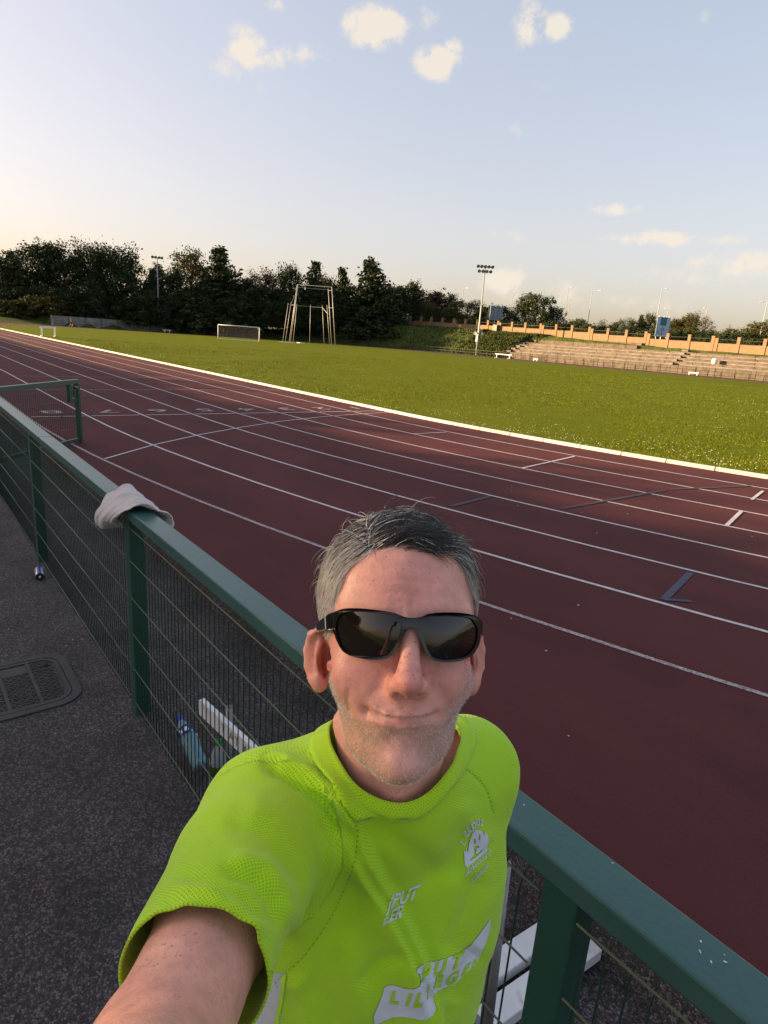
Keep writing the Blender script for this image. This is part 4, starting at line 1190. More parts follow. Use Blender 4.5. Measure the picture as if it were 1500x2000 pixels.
def make_tree(kind, seed, dens=1.0):
    """unit tree: height 1, crown width 1 (scaled when placed)"""
    g = random.Random(seed); tr = MB(); cr = MB(); v, f = cr.v, cr.f
    bend_ = [Vector((g.gauss(0, .02), g.gauss(0, .02), z)) for z in (0, .2, .45, .7, .96)]
    bend_[0] = Vector((0, 0, 0))
    def stem(z):
        t = z/.96*4; i = min(3, int(t)); return bend_[i].lerp(bend_[i+1], t-i)
    tr.tube(bend_, [.022, .018, .013, .008, .002], 7)
    if kind == 'conifer':
        z = .06
        while z < .985:
            R = (.50*(1-z)**.82+.012)*(1-.25*math.exp(-z*14)); nb = max(4, int(13*(1-z)+4)); a0 = g.uniform(0, 6)
            for k in range(nb):
                a = a0+6.283*k/nb+g.gauss(0, .25); r = R*g.uniform(.55, 1.18)
                if g.random() < .12: continue
                d = Vector((math.cos(a), math.sin(a), 0)); c0 = stem(min(.95, z))
                tip = c0+d*r+Vector((0, 0, -.22*r+.03+g.gauss(0, .012)))
                tr.tube([c0, tip], [.0035, .001], 3, cap=False)
                m = max(2, int(6*r/.3))
                for j in range(m):
                    t = (j+.6)/m; leaf_quads(v, f, g, c0.lerp(tip, t), max(3, int(15*dens*(1.1-.5*t))), .050*(1.25-t*.5), .042, .4)
            z += .030+.012*g.random()
        leaf_quads(v, f, g, stem(.95)+Vector((0, 0, .02)), 14, .02, .022)
    else:
        lim = []
        nb = {'broad': 24, 'alder': 26, 'oak': 30, 'shrub': 20, 'ash': 24}[kind]
        z0, top = {'broad': (.18, 1), 'alder': (.10, 1), 'oak': (.16, 1), 'shrub': (.02, 1), 'ash': (.2, 1)}[kind]
        for k in range(nb):
            z = z0+(.94-z0)*(k+.5)/nb
            if kind == 'oak': R = .5*math.sqrt(max(.05, 1-((z-.55)/.5)**2))
            elif kind == 'alder': R = .46*(1-((z-.35)/.68)**2*.82) if z > .35 else .40
            elif kind == 'shrub': R = .5*math.sqrt(max(.08, 1-((z-.35)/.66)**2))
            elif kind == 'ash': R = .48*(1-abs(z-.5)/.62)
            else: R = .5*math.sqrt(max(.06, 1-((z-.52)/.52)**2))
            for q in range(4 if kind != 'ash' else 3):
                a = g.uniform(0, 6.283); r = R*g.uniform(.35, 1.08)
                c0 = stem(min(.9, max(.05, z-.14))); c = Vector((math.cos(a)*r, math.sin(a)*r, z+g.gauss(0, .03)))
                tr.tube([c0, c0.lerp(c, .5)+Vector((0, 0, -.01)), c], [.006, .004, .0015], 4, cap=False); lim.append(c)
        n = int({'broad': 84, 'alder': 80, 'oak': 84, 'shrub': 64, 'ash': 22}[kind]*dens)
        for c in lim:
            sp = g.uniform(.055, .105)
            leaf_quads(v, f, g, c, n, sp, .034 if kind != 'shrub' else .05)
            for _ in range(2):
                leaf_quads(v, f, g, c+Vector((g.gauss(0, .06), g.gauss(0, .06), g.gauss(0, .045))), n//4, sp*.5, .026)
    # normalise the crown to unit height
    top = max(p[2] for p in v); 
    cr.v = [(p[0], p[1], p[2]/top) for p in v]; tr.v = [(p[0], p[1], p[2]/top) for p in tr.v]
    return tr.mesh('trunk', M_bark), cr
TREE = {}
def tree_kind(kind, seed, leaf, dens=1.0):
    k = (kind, seed, leaf)
    if k not in TREE:
        kk = (kind, seed)
        if kk not in TREE: TREE[kk] = make_tree(kind, seed, dens)
        tm, cr = TREE[kk]; TREE[k] = (tm, cr.mesh('crown', LEAF[leaf]))
    return TREE[k]
def place_tree(name, kind, seed, leaf, loc, H, Wd, label, cat='tree', group=None, dens=1.0, rg=None):
    tm, cm = tree_kind(kind, seed, leaf, dens)
    t = thing(name, label, cat, loc, 0, group)
    for me, nm in ((tm, 'trunk'), (cm, 'crown')):
        o = part(me, nm, t, rz=(rg or rnd).uniform(0, 6.28)); o.scale = (Wd, Wd, H)
    return t
def tree_px(name, kind, seed, leaf, px, pyt, wpx, dist, label, gz=1.6, group=None, dens=1.0, cat='tree'):
    p = at_dist(px, pyt, dist); H = p.z-gz; Wd = wpx/FPX*dist*(1.5 if kind == 'conifer' else 1.16)
    return place_tree(name, kind, seed, leaf, (p.x, p.y, gz), H, Wd, label, cat, group, dens)
LG = 'dark trees beyond the far bend'
# left group, from left to right
L = [('alder', 1, 'dark', -20, 478, 90, 172, 'dark tree cut by the left edge of the picture'),
     ('conifer', 11, 'dark', 22, 488, 80, 178, 'pointed dark conifer second from the left edge'),
     ('alder', 2, 'dark', 70, 463, 92, 172, 'tall dark tree with a tufted top over the left grass bank'),
     ('alder', 3, 'dark', 118, 462, 104, 172, 'broad dark tree with ragged top left of the tallest spire'),
     ('ash', 5, 'pale', 152, 458, 86, 182, 'thin pale leaved tree showing light through, behind the dark ones'),
     ('alder', 21, 'dark', 190, 455, 88, 170, 'tallest spire topped dark tree of the left clump'),
     ('alder', 4, 'dark', 232, 465, 100, 168, 'dark tree with stepped right edge beside the gap of sky'),
     ('conifer', 12, 'dark', 297, 520, 52, 176, 'short conifer at the left of the slender floodlight mast'),
     ('broad', 6, 'dark', 330, 508, 76, 168, 'dark rounded tree just right of the slender floodlight mast'),
     ('alder', 7, 'gold', 372, 478, 88, 172, 'golden green tree top standing out above its dark neighbours'),
     ('conifer', 13, 'dark', 430, 478, 128, 165, 'big dark pyramidal conifer left of the cage'),
     ('broad', 8, 'dark', 487, 540, 90, 168, 'low dark tree in the dip right of the big pyramid'),
     ('broad', 9, 'brown', 525, 518, 84, 172, 'brownish round tree between the big pyramid and the cage'),
     ('alder', 22, 'dark', 568, 507, 66, 168, 'narrow dark tree directly behind the left cage poles'),
     ('conifer', 14, 'dark', 615, 508, 76, 168, 'narrow conifer framed by the cage gate'),
     ('alder', 2, 'mid', 640, 530, 62, 175, 'green topped tree behind the middle of the cage'),
     ('conifer', 11, 'dark', 672, 521, 70, 172, 'dark conifer right behind the right cage poles'),
     ('conifer', 15, 'dark', 738, 499, 120, 165, 'tall open spruce standing alone right of the cage'),
     ('alder', 3, 'dark', 797, 540, 104, 180, 'bushy dark tree left of the purple one'),
     ('broad', 10, 'purple', 838, 555, 96, 186, 'dark purple leaved tree over the left end of the pillar wall'),
     ('broad', 6, 'dark', 872, 562, 60, 190, 'round dark tree right of the purple one')]
for (k, s, lf, px, py, w, d, lab) in L:
    tree_px('conifer' if k == 'conifer' else 'broadleaf_tree', k, s, lf, px, py, w, d, lab, 1.6, LG, 1.0)
# dark understorey below them
U = 'dense dark shrubs under the trees of the far bend'
g_ = random.Random(2); USHR = []; HSHR = []
for i, px in enumerate(range(-40, 800, 21)):
    d = 160+g_.uniform(-3, 6) if px > 110 else 163+g_.uniform(-2, 6)
    if px > 470: d += 4+max(0, px-640)*.10
    pyt = 560+g_.uniform(-18, 22)+(px > 500)*10
    lf = 'gold' if px in (65,) else 'dark'
    USHR.append((px, tree_px('shrub', 'shrub', 30+i % 4, lf, px, pyt, g_.uniform(44, 66), d, 'dark shrub', 1.3 if px < 480 else 3.0, U, 1.0, 'shrub')))
def label_row(row, anchors, form):
    """each shrub is told apart by the tall thing it stands below and its place in that little row"""
    by = {}
    for px, o in row: by.setdefault(min(range(len(anchors)), key=lambda k: abs(anchors[k][0]-px)), []).append(o)
    for k, os_ in by.items():
        n = len(os_); words = {1: [''], 2: ['left ', 'right '], 3: ['left ', 'middle ', 'right ']}.get(n) or ['leftmost ']+['%s ' % w for w in ('second', 'third', 'fourth', 'fifth', 'sixth')[:n-2]]+['rightmost ']
        for w, o in zip(words, os_): o['label'] = form % (w, anchors[k][1])
label_row(USHR, [(-20, 'tree cut by the left edge'), (22, 'pointed conifer near the left edge'), (70, 'tufted tall tree over the bank'), (118, 'broad ragged dark tree'), (152, 'thin pale see through tree'), (190, 'tallest spire of the left clump'), (232, 'tree with the stepped right edge'), (297, 'short conifer left of the slender mast'), (330, 'rounded tree right of the slender mast'), (372, 'golden green tree top'), (430, 'big dark pyramid conifer'), (487, 'low tree in the skyline dip'), (525, 'brownish round tree left of the cage'), (568, 'narrow tree behind the left cage poles'), (615, 'conifer framed by the cage gate'), (640, 'green tree behind the cage middle'), (672, 'conifer behind the right cage poles'), (738, 'tall lone spruce right of the cage'), (797, 'bushy tree left of the purple one')], 'dark %sshrub at the foot of the %s')
for i, (px, py, w) in enumerate(((20, 585, 60), (72, 573, 70), (100, 580, 50))):
    tree_px('shrub', 'shrub', 30+i, 'gold', px, py, w, 158, ('low golden bush at the far left under the dark trees', 'golden bush before the dark trunks, the biggest of the left bushes', 'golden bush at the left end of the curved wall')[i], 1.0, None, 1.0, 'shrub')
# right group, along the road
Rr_ = [('broad', 9, 'gold', 838, 585, 36, 135, 'small yellow green tree in front of the purple one', 6.0), ('shrub', 31, 'mid', 872, 597, 70, 150, 'wide green bush behind the left part of the pillar wall', 6.0), ('broad', 8, 'gold', 915, 582, 70, 150, 'yellow green tree left of the tall floodlight mast', 5.5),
       ('shrub', 32, 'dark', 950, 598, 60, 155, 'dark bush behind the blue grey sign', 5), ('broad', 10, 'mid', 977, 590, 62, 165, 'round green tree top right of the blue grey sign', 5), ('ash', 5, 'pale', 1012, 588, 50, 170, 'thin pale tree left of the round oak', 5),
       ('oak', 16, 'mid', 1050, 568, 66, 165, 'big round oak standing above the hedge right of the floodlight mast', 4.5), ('broad', 6, 'dark', 1090, 594, 34, 165, 'small dark tree touching the right side of the oak', 4.5),
       ('shrub', 30, 'mid', 1130, 620, 60, 150, 'green bush under the long armed street lamp', 4), ('ash', 17, 'mid', 1178, 620, 30, 160, 'small feathery tree right of the long armed street lamp', 4), ('shrub', 33, 'mid', 1160, 632, 60, 140, 'low bush behind the wall between two pillars', 4),
       ('broad', 9, 'mid', 1232, 618, 50, 150, 'dark green tree well left of the pale sign', 4), ('conifer', 12, 'mid', 1254, 612, 30, 150, 'short conifer left of the pale sign', 4), ('alder', 7, 'mid', 1272, 608, 34, 150, 'tree half hidden behind the pale sign', 4),
       ('alder', 22, 'gold', 1318, 618, 40, 145, 'golden green tree at the right edge of the pale sign', 4), ('alder', 21, 'gold', 1335, 620, 40, 147, 'broad golden tree in the clump right of the sign', 4), ('alder', 4, 'gold', 1353, 603, 46, 145, 'tallest spire of the golden clump right of the sign', 4),
       ('ash', 18, 'pale', 1383, 612, 44, 143, 'thin see through tree beside the street lamp at right', 4), ('ash', 5, 'mid', 1426, 632, 14, 140, 'tiny sapling standing alone at the right', 4), ('shrub', 31, 'gold', 1468, 632, 70, 140, 'golden bush at the right hand edge', 4), ('broad', 8, 'gold', 1510, 622, 70, 135, 'yellow green tree cut by the right edge', 4)]
for (k, s, lf, px, py, w, d, lab, gz) in Rr_:
    wd_ = on_y(px, 640, 99); d = max(d, math.hypot(wd_.x-CAM.x, wd_.y-CAM.y)+9)
    tree_px('conifer' if k == 'conifer' else ('shrub' if k == 'shrub' else 'broadleaf_tree'), k, s, lf, px, py, w, d, lab, gz, None, 1.0, 'shrub' if k == 'shrub' else 'tree')
HGp = 'hedge shrubs along the road behind the pillar wall'
for i, px in enumerate(range(905, 1560, 17)):
    py = 622+(px-905)*.056+g_.uniform(-8, 4); wd_ = on_y(px, 640, 99); d = math.hypot(wd_.x-CAM.x, wd_.y-CAM.y)+g_.uniform(7, 15)
    HSHR.append((px, tree_px('shrub', 'shrub', 30+i % 4, ('mid', 'dark', 'dark')[i % 3], px, py, g_.uniform(34, 50), d, 'hedge shrub', 2.9, HGp, 1.0, 'shrub')))
label_row(HSHR, [(900, 'long armed lamp left of the mast'), (940, 'tall floodlight mast'), (968, 'blue grey sign back'), (1000, 'short armed street lamp'), (1050, 'big round oak'), (1103, 'slim lamp right of the oak'), (1148, 'longest armed street lamp'), (1190, 'small feathery tree'), (1232, 'dark tree left of the pale sign'), (1290, 'pale direction sign'), (1353, 'golden spire right of the sign'), (1385, 'thin see through tree'), (1426, 'tiny lone sapling'), (1470, 'golden bush at the right edge'), (1545, 'yellow green tree cut by the right edge')], '%sroadside hedge shrub below the %s')
# far tree line on the horizon
for i in range(26):
    az = R_(96+i*1.4); d = 330+g_.uniform(-40, 60)
    place_tree('broadleaf_tree', ('broad', 'oak')[i % 2], (8, 16)[i % 2], 'dark', (CAM.x+d*math.cos(az), CAM.y+d*math.sin(az), 2), g_.uniform(9, 13), g_.uniform(14, 22), 'far dark tree on the horizon behind the roadside hedge', 'tree', 'far trees on the horizon behind the road')

# long grass on the banks
def bank_grass():
    g = random.Random(9); mb = MB(); v, f = mb.v, mb.f; n = 0
    while n < 26000:
        if g.random() < .55: x, y = g.uniform(-88, -70.5), g.uniform(85.8, 98.6)
        else:
            a, r = g.uniform(88, 150), g.uniform(48.6, 64); q = bend(a, r); x, y = q.x, q.y
        z = ground_h(x, y)-.03
        n += 1; h = g.uniform(.18, .5)*(1+.8*noise.noise(Vector((x*.3, y*.3, 2)))); w = g.uniform(.06, .16); r = g.uniform(0, 6.28); o = len(v)
        dx, dy = math.cos(r)*w, math.sin(r)*w
        v += [(x-dx, y-dy, z), (x+dx, y+dy, z), (x+g.gauss(0, .12), y+g.gauss(0, .12), z+h)]; f.append((o, o+1, o+2))
    stuff(mb.build('bank_grass', mat('long_grass', (.035, .062, .012), .8, var=.4, scale=.5, col2=(.080, .092, .020), spec=.2)))
bank_grass()

# ------------------------------------------------------------------ clubhouse stand behind the camera, whose roof shades the home straight
st = thing('grandstand', 'low grandstand with flat roof along the home straight behind the fence path', 'grandstand', (-27, -24, GZ))
M_roof = mat('roof_sheet', (.20, .21, .22), .5, .2, var=.15, scale=.5); M_render = mat('rendered_wall', (.42, .38, .33), .85, var=.1, scale=.6); M_seat = mat('stand_step', (.20, .19, .18), .85, var=.2)
mb = MB(); mb.box((-9, -5.5, 5.55), (68, 9, .3)); mb.build('roof', M_roof, st)
mb = MB(); mb.box((-9, -9.6, 2.9), (68, .3, 5.7)); mb.build('back_wall', M_render, st)
for i in range(5):
    mb = MB(); mb.box((-9, -2.2-i*1.3, .2+i*.25), (66, 1.3, .4+i*.5)); mb.build('seating_step', M_seat, st)
for i in range(7):
    mb = MB(); mb.tube([(-42+i*11, -1.4, 0), (-42+i*11, -1.4, 5.75)], .12, 8); mb.build('column', M_pole, st)
for s in (-42.7, 24.7):
    mb = MB(); mb.box((s, -5.5, 2.9), (.3, 8, 5.7)); mb.build('side_wall', M_render, st)
def sun_filter_trees(seed):  # unseen rows added here, shaped to let a little sun reach the man
    q = random.Random(seed); k_ = 0; made = []
    for row, (yy, x0, x1, st_, h0) in enumerate(((-44, -64, 4, 3.9, 11.3), (-48, -62, 2, 4.1, 12.2), (-53, -64, -2, 4.3, 13.2))):
        x = x0
        while x < x1:
            made.append(place_tree('broadleaf_tree', ('broad', 'alder', 'oak')[k_ % 3], (8, 3, 16)[k_ % 3], 'dark', (x+q.uniform(-1, 1), yy+q.uniform(-1.0, 1.0), -.4), h0+q.uniform(-.6, .6), q.uniform(7.5, 9), 'dark leafy tree added out of view behind the grandstand to filter the sun', 'tree', 'row of trees added behind the grandstand to filter the sun', 1.0, q))
            x += st_; k_ += 1
    return made
sun_filter_trees(8)
for i in range(8):
    place_tree('broadleaf_tree', ('broad', 'oak', 'alder')[i % 3], (6, 16, 2)[i % 3], 'dark', (-136+i*8.6, -25+g_.uniform(-2, 2), -.4), g_.uniform(5.0, 6.6), g_.uniform(8, 11), 'dark leafy tree by the path beyond the left end of the grandstand', 'tree', 'row of trees by the path left of the grandstand')
# ------------------------------------------------------------------ the man in front: body, hair, shirt, sunglasses
def C(px, py, d): return np.array([(px-750)/FPX*d, -(py-1000)/FPX*d, d])
BASIS = np.array([[RT.x, UP.x, FW.x], [RT.y, UP.y, FW.y], [RT.z, UP.z, FW.z]])
CAMN = np.array(CAM)
def to_world(P): return np.asarray(P) @ BASIS.T + CAMN
def to_cam(P): return (np.asarray(P) - CAMN) @ BASIS
DN = BASIS.T @ np.array([0, 0, -1.])          # world down in the survey frame
def unit(v): return v/np.linalg.norm(v)
class Field:
    def __init__(s, xs, ys, zs):
        s.ax = [np.asarray(a, np.float32) for a in (xs, ys, zs)]
        s.F = np.full([len(a) for a in s.ax], .05, np.float32)
    def loc(s, lo, hi):
        sl = []
        for a, l, h in zip(s.ax, lo, hi):
            i, j = np.searchsorted(a, l), np.searchsorted(a, h); sl.append(slice(max(0, i-1), min(len(a), j+1)))
        if any(q.stop-q.start < 1 for q in sl): return None
        g = [s.ax[0][sl[0]][:, None, None], s.ax[1][sl[1]][None, :, None], s.ax[2][sl[2]][None, None, :]]
        return tuple(sl), g
    def comb(s, sl, d, k, op):
        f = s.F[sl]
        if op == 'add':
            if k <= 0: s.F[sl] = np.minimum(f, d); return
            h = np.maximum(k-np.abs(f-d), 0)/k; s.F[sl] = np.minimum(f, d)-h*h*k*.25
        else:
            d = -d
            if k <= 0: s.F[sl] = np.maximum(f, d); return
            h = np.maximum(k-np.abs(f-d), 0)/k; s.F[sl] = np.maximum(f, d)+h*h*k*.25
    def ell(s, c, r, k=.01, op='add', R=None):
        c = np.asarray(c); r = np.asarray(r if np.ndim(r) else (r, r, r), float); pad = .035+k
        m = max(r)+pad if R is not None else r+pad
        q = s.loc(c-m, c+m)
        if q is None: return
        sl, g = q; v = [g[i]-np.float32(c[i]) for i in range(3)]
        if R is not None: v = [sum(R[i][j]*v[j] for j in range(3)) for i in range(3)]
        k0 = np.sqrt(sum((v[i]/r[i])**2 for i in range(3))); k1 = np.sqrt(sum((v[i]/r[i]**2)**2 for i in range(3)))+1e-6
        s.comb(sl, k0*(k0-1)/k1, k, op)
    def cap(s, a, b, ra, rb, k=.01, op='add'):
        a, b = np.asarray(a, float), np.asarray(b, float); pad = .035+k+max(ra, rb)
        q = s.loc(np.minimum(a, b)-pad, np.maximum(a, b)+pad)
        if q is None: return
        sl, g = q; ab = b-a; L2 = ab@ab
        v = [g[i]-np.float32(a[i]) for i in range(3)]
        t = np.clip((v[0]*ab[0]+v[1]*ab[1]+v[2]*ab[2])/L2, 0, 1)
        d = np.sqrt(sum((v[i]-ab[i]*t)**2 for i in range(3)))-(ra+(rb-ra)*t)
        s.comb(sl, d, k, op)
    def chain(s, pts, rs, k=.01, op='add'):
        for i in range(len(pts)-1): s.cap(pts[i], pts[i+1], rs[i], rs[i+1], k, op)
def surface_nets(fd):
    F = fd.F; xs, ys, zs = fd.ax; ins = F < 0
    n = [q-1 for q in F.shape]
    c = [ins[a:a+n[0], b:b+n[1], e:e+n[2]] for a in (0, 1) for b in (0, 1) for e in (0, 1)]
    anyi = c[0].copy(); alli = c[0].copy()
    for q in c[1:]: anyi |= q; alli &= q
    act = np.argwhere(anyi & ~alli); idx = np.full(n, -1, np.int32); idx[tuple(act.T)] = np.arange(len(act))
    I, J, K = act.T
    off = [(a, b, e) for a in (0, 1) for b in (0, 1) for e in (0, 1)]
    val = {o: F[I+o[0], J+o[1], K+o[2]] for o in off}
    acc = np.zeros((len(act), 3)); cnt = np.zeros(len(act))
    for o in off:
        for ax in range(3):
            if o[ax]: continue
            p = list(o); p[ax] = 1; p = tuple(p); va, vb = val[o], val[p]; m = (va < 0) != (vb < 0)
            t = np.where(m, va/np.where(m, va-vb, 1), 0)
            P = np.stack([xs[I+o[0]], ys[J+o[1]], zs[K+o[2]]], 1).astype(float); Q = np.stack([xs[I+p[0]], ys[J+p[1]], zs[K+p[2]]], 1)
            acc += np.where(m[:, None], P+(Q-P)*t[:, None], 0); cnt += m
    V = acc/cnt[:, None]; faces = []
    for ax in range(3):
        a = [slice(None)]*3; b = [slice(None)]*3; a[ax] = slice(0, -1); b[ax] = slice(1, None)
        e = np.argwhere(ins[tuple(a)] != ins[tuple(b)]); u, w = (ax+1) % 3, (ax+2) % 3
        ok = (e[:, u] > 0) & (e[:, w] > 0) & (e[:, u] < n[u]) & (e[:, w] < n[w]) & (e[:, ax] < n[ax]); e = e[ok]
        q = []
        for (du, dw) in ((-1, -1), (0, -1), (0, 0), (-1, 0)):
            z = e.copy(); z[:, u] += du; z[:, w] += dw; q.append(idx[tuple(z.T)])
        q = np.stack(q, 1); flip = ~ins[tuple(e.T)]; q[flip] = q[flip][:, ::-1]; faces.append(q)
    return V, np.concatenate(faces)
def mesh_np(name, V, Fc, m=None, smooth=True):
    Fc = Fc[:, ::-1]                       # the survey frame is left-handed
    me = bpy.data.meshes.new(name); nv, nf = len(V), len(Fc); w = Fc.shape[1]
    me.vertices.add(nv); me.vertices.foreach_set('co', np.asarray(V, np.float32).ravel())
    me.loops.add(nf*w); me.loops.foreach_set('vertex_index', Fc.astype(np.int32).ravel())
    me.polygons.add(nf); me.polygons.foreach_set('loop_start', np.arange(0, nf*w, w, dtype=np.int32))
    me.update(calc_edges=True); me.validate()
    if m: me.materials.append(m)
    if smooth: me.polygons.foreach_set('use_smooth', [True]*len(me.polygons))
    return me
def vnormals(V, Fc):
    a, b, c, d = (V[Fc[:, i]] for i in range(4)); n = np.cross(c-a, d-b); N = np.zeros_like(V)
    for i in range(4): np.add.at(N, Fc[:, i], n)
    return N/(np.linalg.norm(N, axis=1, keepdims=True)+1e-12)
def smooth_v(V, Fc, it=1, lam=.5):
    for _ in range(it):
        S = np.zeros_like(V); ct = np.zeros(len(V))
        for i in range(4):
            for j in ((i+1) % 4, (i+3) % 4): np.add.at(S, Fc[:, i], V[Fc[:, j]]); np.add.at(ct, Fc[:, i], 1)
        V = V+lam*(S/ct[:, None]-V)
    return V
def axis(*segs):
    out = []
    for (a, b, st) in segs: out.append(np.arange(a, b, st))
    return np.concatenate(out+[[segs[-1][1]]])

# joints of the pose, in the survey frame (x right, y up, depth), metres
S_R = np.array([-.134, -.342, .70]); E_R = np.array([-.1465, -.352, .40]); W_R = np.array([-.088, -.215, .10])
S_L = np.array([.113, -.338, .835]); E_L = np.array([.075, -.60, 1.01]); W_L = np.array([.01, -.80, .98])
MS = np.array([-.004, -.335, .765])
SHV = unit(S_L-S_R - DN*((S_L-S_R)@DN)); FRV = np.cross(SHV, DN); FRV = FRV*(-1 if FRV[2] > 0 else 1)
def body_at(s, w=0., u=0.): return MS+DN*s+FRV*w+SHV*u

def build_body():
    f = Field(axis((-.26, -.098, .007), (-.098, .118, .0021), (.118, .26, .007)),
              axis((-2.30, -.34, .009), (-.34, .03, .0021)),
              axis((-.05, .11, .0035), (.11, .50, .008), (.50, .775, .0022), (.775, 1.40, .009)))
    # cranium and face block
    f.ell(C(776, 1165, .655), (.0800, .088, .097), 0)
    f.ell(C(779, 1300, .628), (.0640, .100, .064), .02)
    for x, xc in ((701, 760), (854, 798)):
        f.cap(C(x, 1368, .655), C((x*.5+xc*.5), 1440, .618), .0205, .0190, .018); f.cap(C((x*.5+xc*.5), 1440, .618), C(xc, 1490, .590), .0190, .0172, .016)
    f.ell(C(780, 1412, .640), (.045, .040, .046), .02)
    f.ell(C(783, 1483, .581), (.0235, .0190, .0285), .012)
    # neck
    f.cap(C(762, 1430, .712), C(757, 1610, .748), .059, .062, .014)
    f.cap(C(672, 1410, .71), C(748, 1590, .692), .011, .012, .016); f.cap(C(858, 1430, .71), C(800, 1595, .692), .009, .011, .016)
    f.ell(C(778, 1560, .675), (.010, .014, .010), .02)
    # brow, cheeks, nose, mouth
    f.cap(C(692, 1192, .590), C(755, 1197, .576), .012, .011, .018); f.cap(C(835, 1200, .576), C(895, 1204, .590), .011, .012, .018)
    f.ell(C(698, 1318, .594), .023, .028); f.ell(C(872, 1322, .594), .023, .028)
    f.ell(C(722, 1242, .562), (.020, .010, .012), .014, 'sub'); f.ell(C(868, 1246, .562), (.020, .010, .012), .014, 'sub')
    f.ell(C(722, 1242, .581), .0122, .002); f.ell(C(868, 1246, .581), .0122, .002)
    f.cap(C(803, 1203, .566), C(800, 1300, .5425), .0085, .0092, .013)
    f.ell(C(797, 1329, .5400), (.0122, .0120, .0165), .008)
    f.ell(C(772, 1338, .5530), (.0098, .0092, .0130), .006); f.ell(C(821, 1340, .5530), (.0098, .0092, .0130), .006)
    f.ell(C(798, 1352, .5435), (.006, .006, .008), .006)
    f.ell(C(781, 1358, .5450), (.0050, .0030, .0075), .003, 'sub'); f.ell(C(813, 1359, .5450), (.0050, .0030, .0075), .003, 'sub')
    f.ell(C(787, 1392, .588), (.036, .028, .034), .025)
    f.chain([C(*p) for p in ((730, 1395, .5615), (758, 1399, .5535), (786, 1401, .5510), (812, 1400, .5535), (842, 1398, .5605))], [.0022, .0030, .0032, .0030, .0022], .007)
    f.chain([C(*p) for p in ((738, 1404, .5610), (760, 1411, .5545), (786, 1415, .5515), (812, 1412, .5545), (836, 1407, .5600))], [.0022, .0036, .0042, .0036, .0022], .007)
    f.chain([C(*p) for p in ((716, 1392, .5645), (738, 1399, .5570), (760, 1405, .5500), (786, 1409, .5470), (815, 1407, .5500), (834, 1403, .5565), (850, 1399, .5620))], [.0024, .0022, .0020, .0020, .0020, .0022, .0024], .0035, 'sub')
    f.ell(C(715, 1391, .5650), (.0036, .0032, .004), .005, 'sub'); f.ell(C(852, 1399, .5625), (.0036, .0032, .004), .005, 'sub')
    f.ell(C(784, 1528, .592), (.020, .006, .012), .014, 'sub')
    # ears
    for sgn, base, rb, helix, conc, trag, lobe in (
        (-1, (625, 1286, .669), (.0125, .031, .010), ((642, 1246, .654), (626, 1231, .661), (608, 1240, .668), (601, 1270, .672), (602, 1300, .671), (610, 1326, .666)), (632, 1290, .657), (645, 1302, .648), (624, 1334, .661)),
        (1, (921, 1292, .671), (.0095, .031, .010), ((908, 1250, .655), (921, 1235, .664), (934, 1242, .671), (940, 1270, .675), (938, 1302, .674), (929, 1330, .668)), (917, 1295, .660), (905, 1302, .650), (919, 1340, .662))):
        f.ell(C(*base), rb, .006)
        f.chain([C(*p) for p in helix], [.0034, .0042, .0046, .0046, .0044, .0052], .003)
        f.ell(C(*lobe), (.0085, .0105, .0075), .008)
        f.ell(C(*conc), (.0090, .0190, .019), .002, 'sub')
        f.chain([C(conc[0]-sgn*2+sgn*9, conc[1]-30, conc[2]+.003), C(conc[0]+sgn*12, conc[1], conc[2]+.006), C(conc[0]+sgn*6, conc[1]+28, conc[2]+.001)], [.003, .0032, .003], .004)
        f.ell(C(*trag), (.0048, .0075, .006), .006)
    # torso under the shirt, hips, legs
    f.cap(C(757, 1590, .745), body_at(.02, -.015), .062, .062, .03)
    for s0, s1, a0, a1 in ((.07, .30, .086, .088), (.30, .62, .088, .094)):
        for u in (-.055, .055): f.cap(body_at(s0, 0, u), body_at(s1, 0, u*.85), a0*.86, a1*.86, .05)
    f.cap(body_at(.03), S_R, .055, .050, .03); f.cap(body_at(.03), S_L, .055, .046, .03)
    for u, hw in ((-.09, .02), (.09, -.02)):
        f.cap(body_at(.68, 0, u*.78), body_at(1.14, .02+hw, u*1.1), .084, .060, .03)
        f.cap(body_at(1.14, .02+hw, u*1.1), body_at(1.24, -.01+hw, u*1.1), .058, .060, .02); f.cap(body_at(1.24, -.012+hw, u*1.1), body_at(1.79, -.01+hw, u*1.1), .060, .038, .02)
        f.cap(body_at(1.83, -.03+hw, u*1.1), body_at(1.865, .15+hw, u*1.25), .042, .036, .02)
    # arms
    f.cap(S_R, S_R+(E_R-S_R)*.55, .054, .047, .03); f.cap(S_R+(E_R-S_R)*.5, E_R, .047, .041, .02)
    f.cap(E_R, E_R+(W_R-E_R)*.3, .043, .046, .02); f.cap(E_R+(W_R-E_R)*.3, W_R, .046, .028, .02)
    f.cap(S_L, E_L, .048, .040, .03); f.cap(E_L, E_L+(W_L-E_L)*.35, .040, .042, .02); f.cap(E_L+(W_L-E_L)*.35, W_L, .042, .027, .02)
    # right hand round the lower half of the phone
    pal = np.array([-.060, -.145, .022])
    f.cap(W_R, pal+[-.012, -.02, .010], .026, .026, .015); f.ell(pal+[0, .0, 0], (.030, .040, .015), .015)
    for i, (y0, ln) in enumerate(((-.098, .030), (-.118, .034), (-.138, .032), (-.157, .026))):
        k0 = np.array([-.066, y0, .008]); k1 = np.array([-.054, y0+.006, -.019]); k2 = np.array([-.054+ln*.75, y0+.010, -.0215]); k3 = np.array([-.054+ln*1.35, y0+.009, -.020])
        f.chain([pal+np.array([-.004, (y0+.145)*.6, 0]), k0, k1, k2, k3], [.011, .0098, .0092, .0085, .0072], .003)
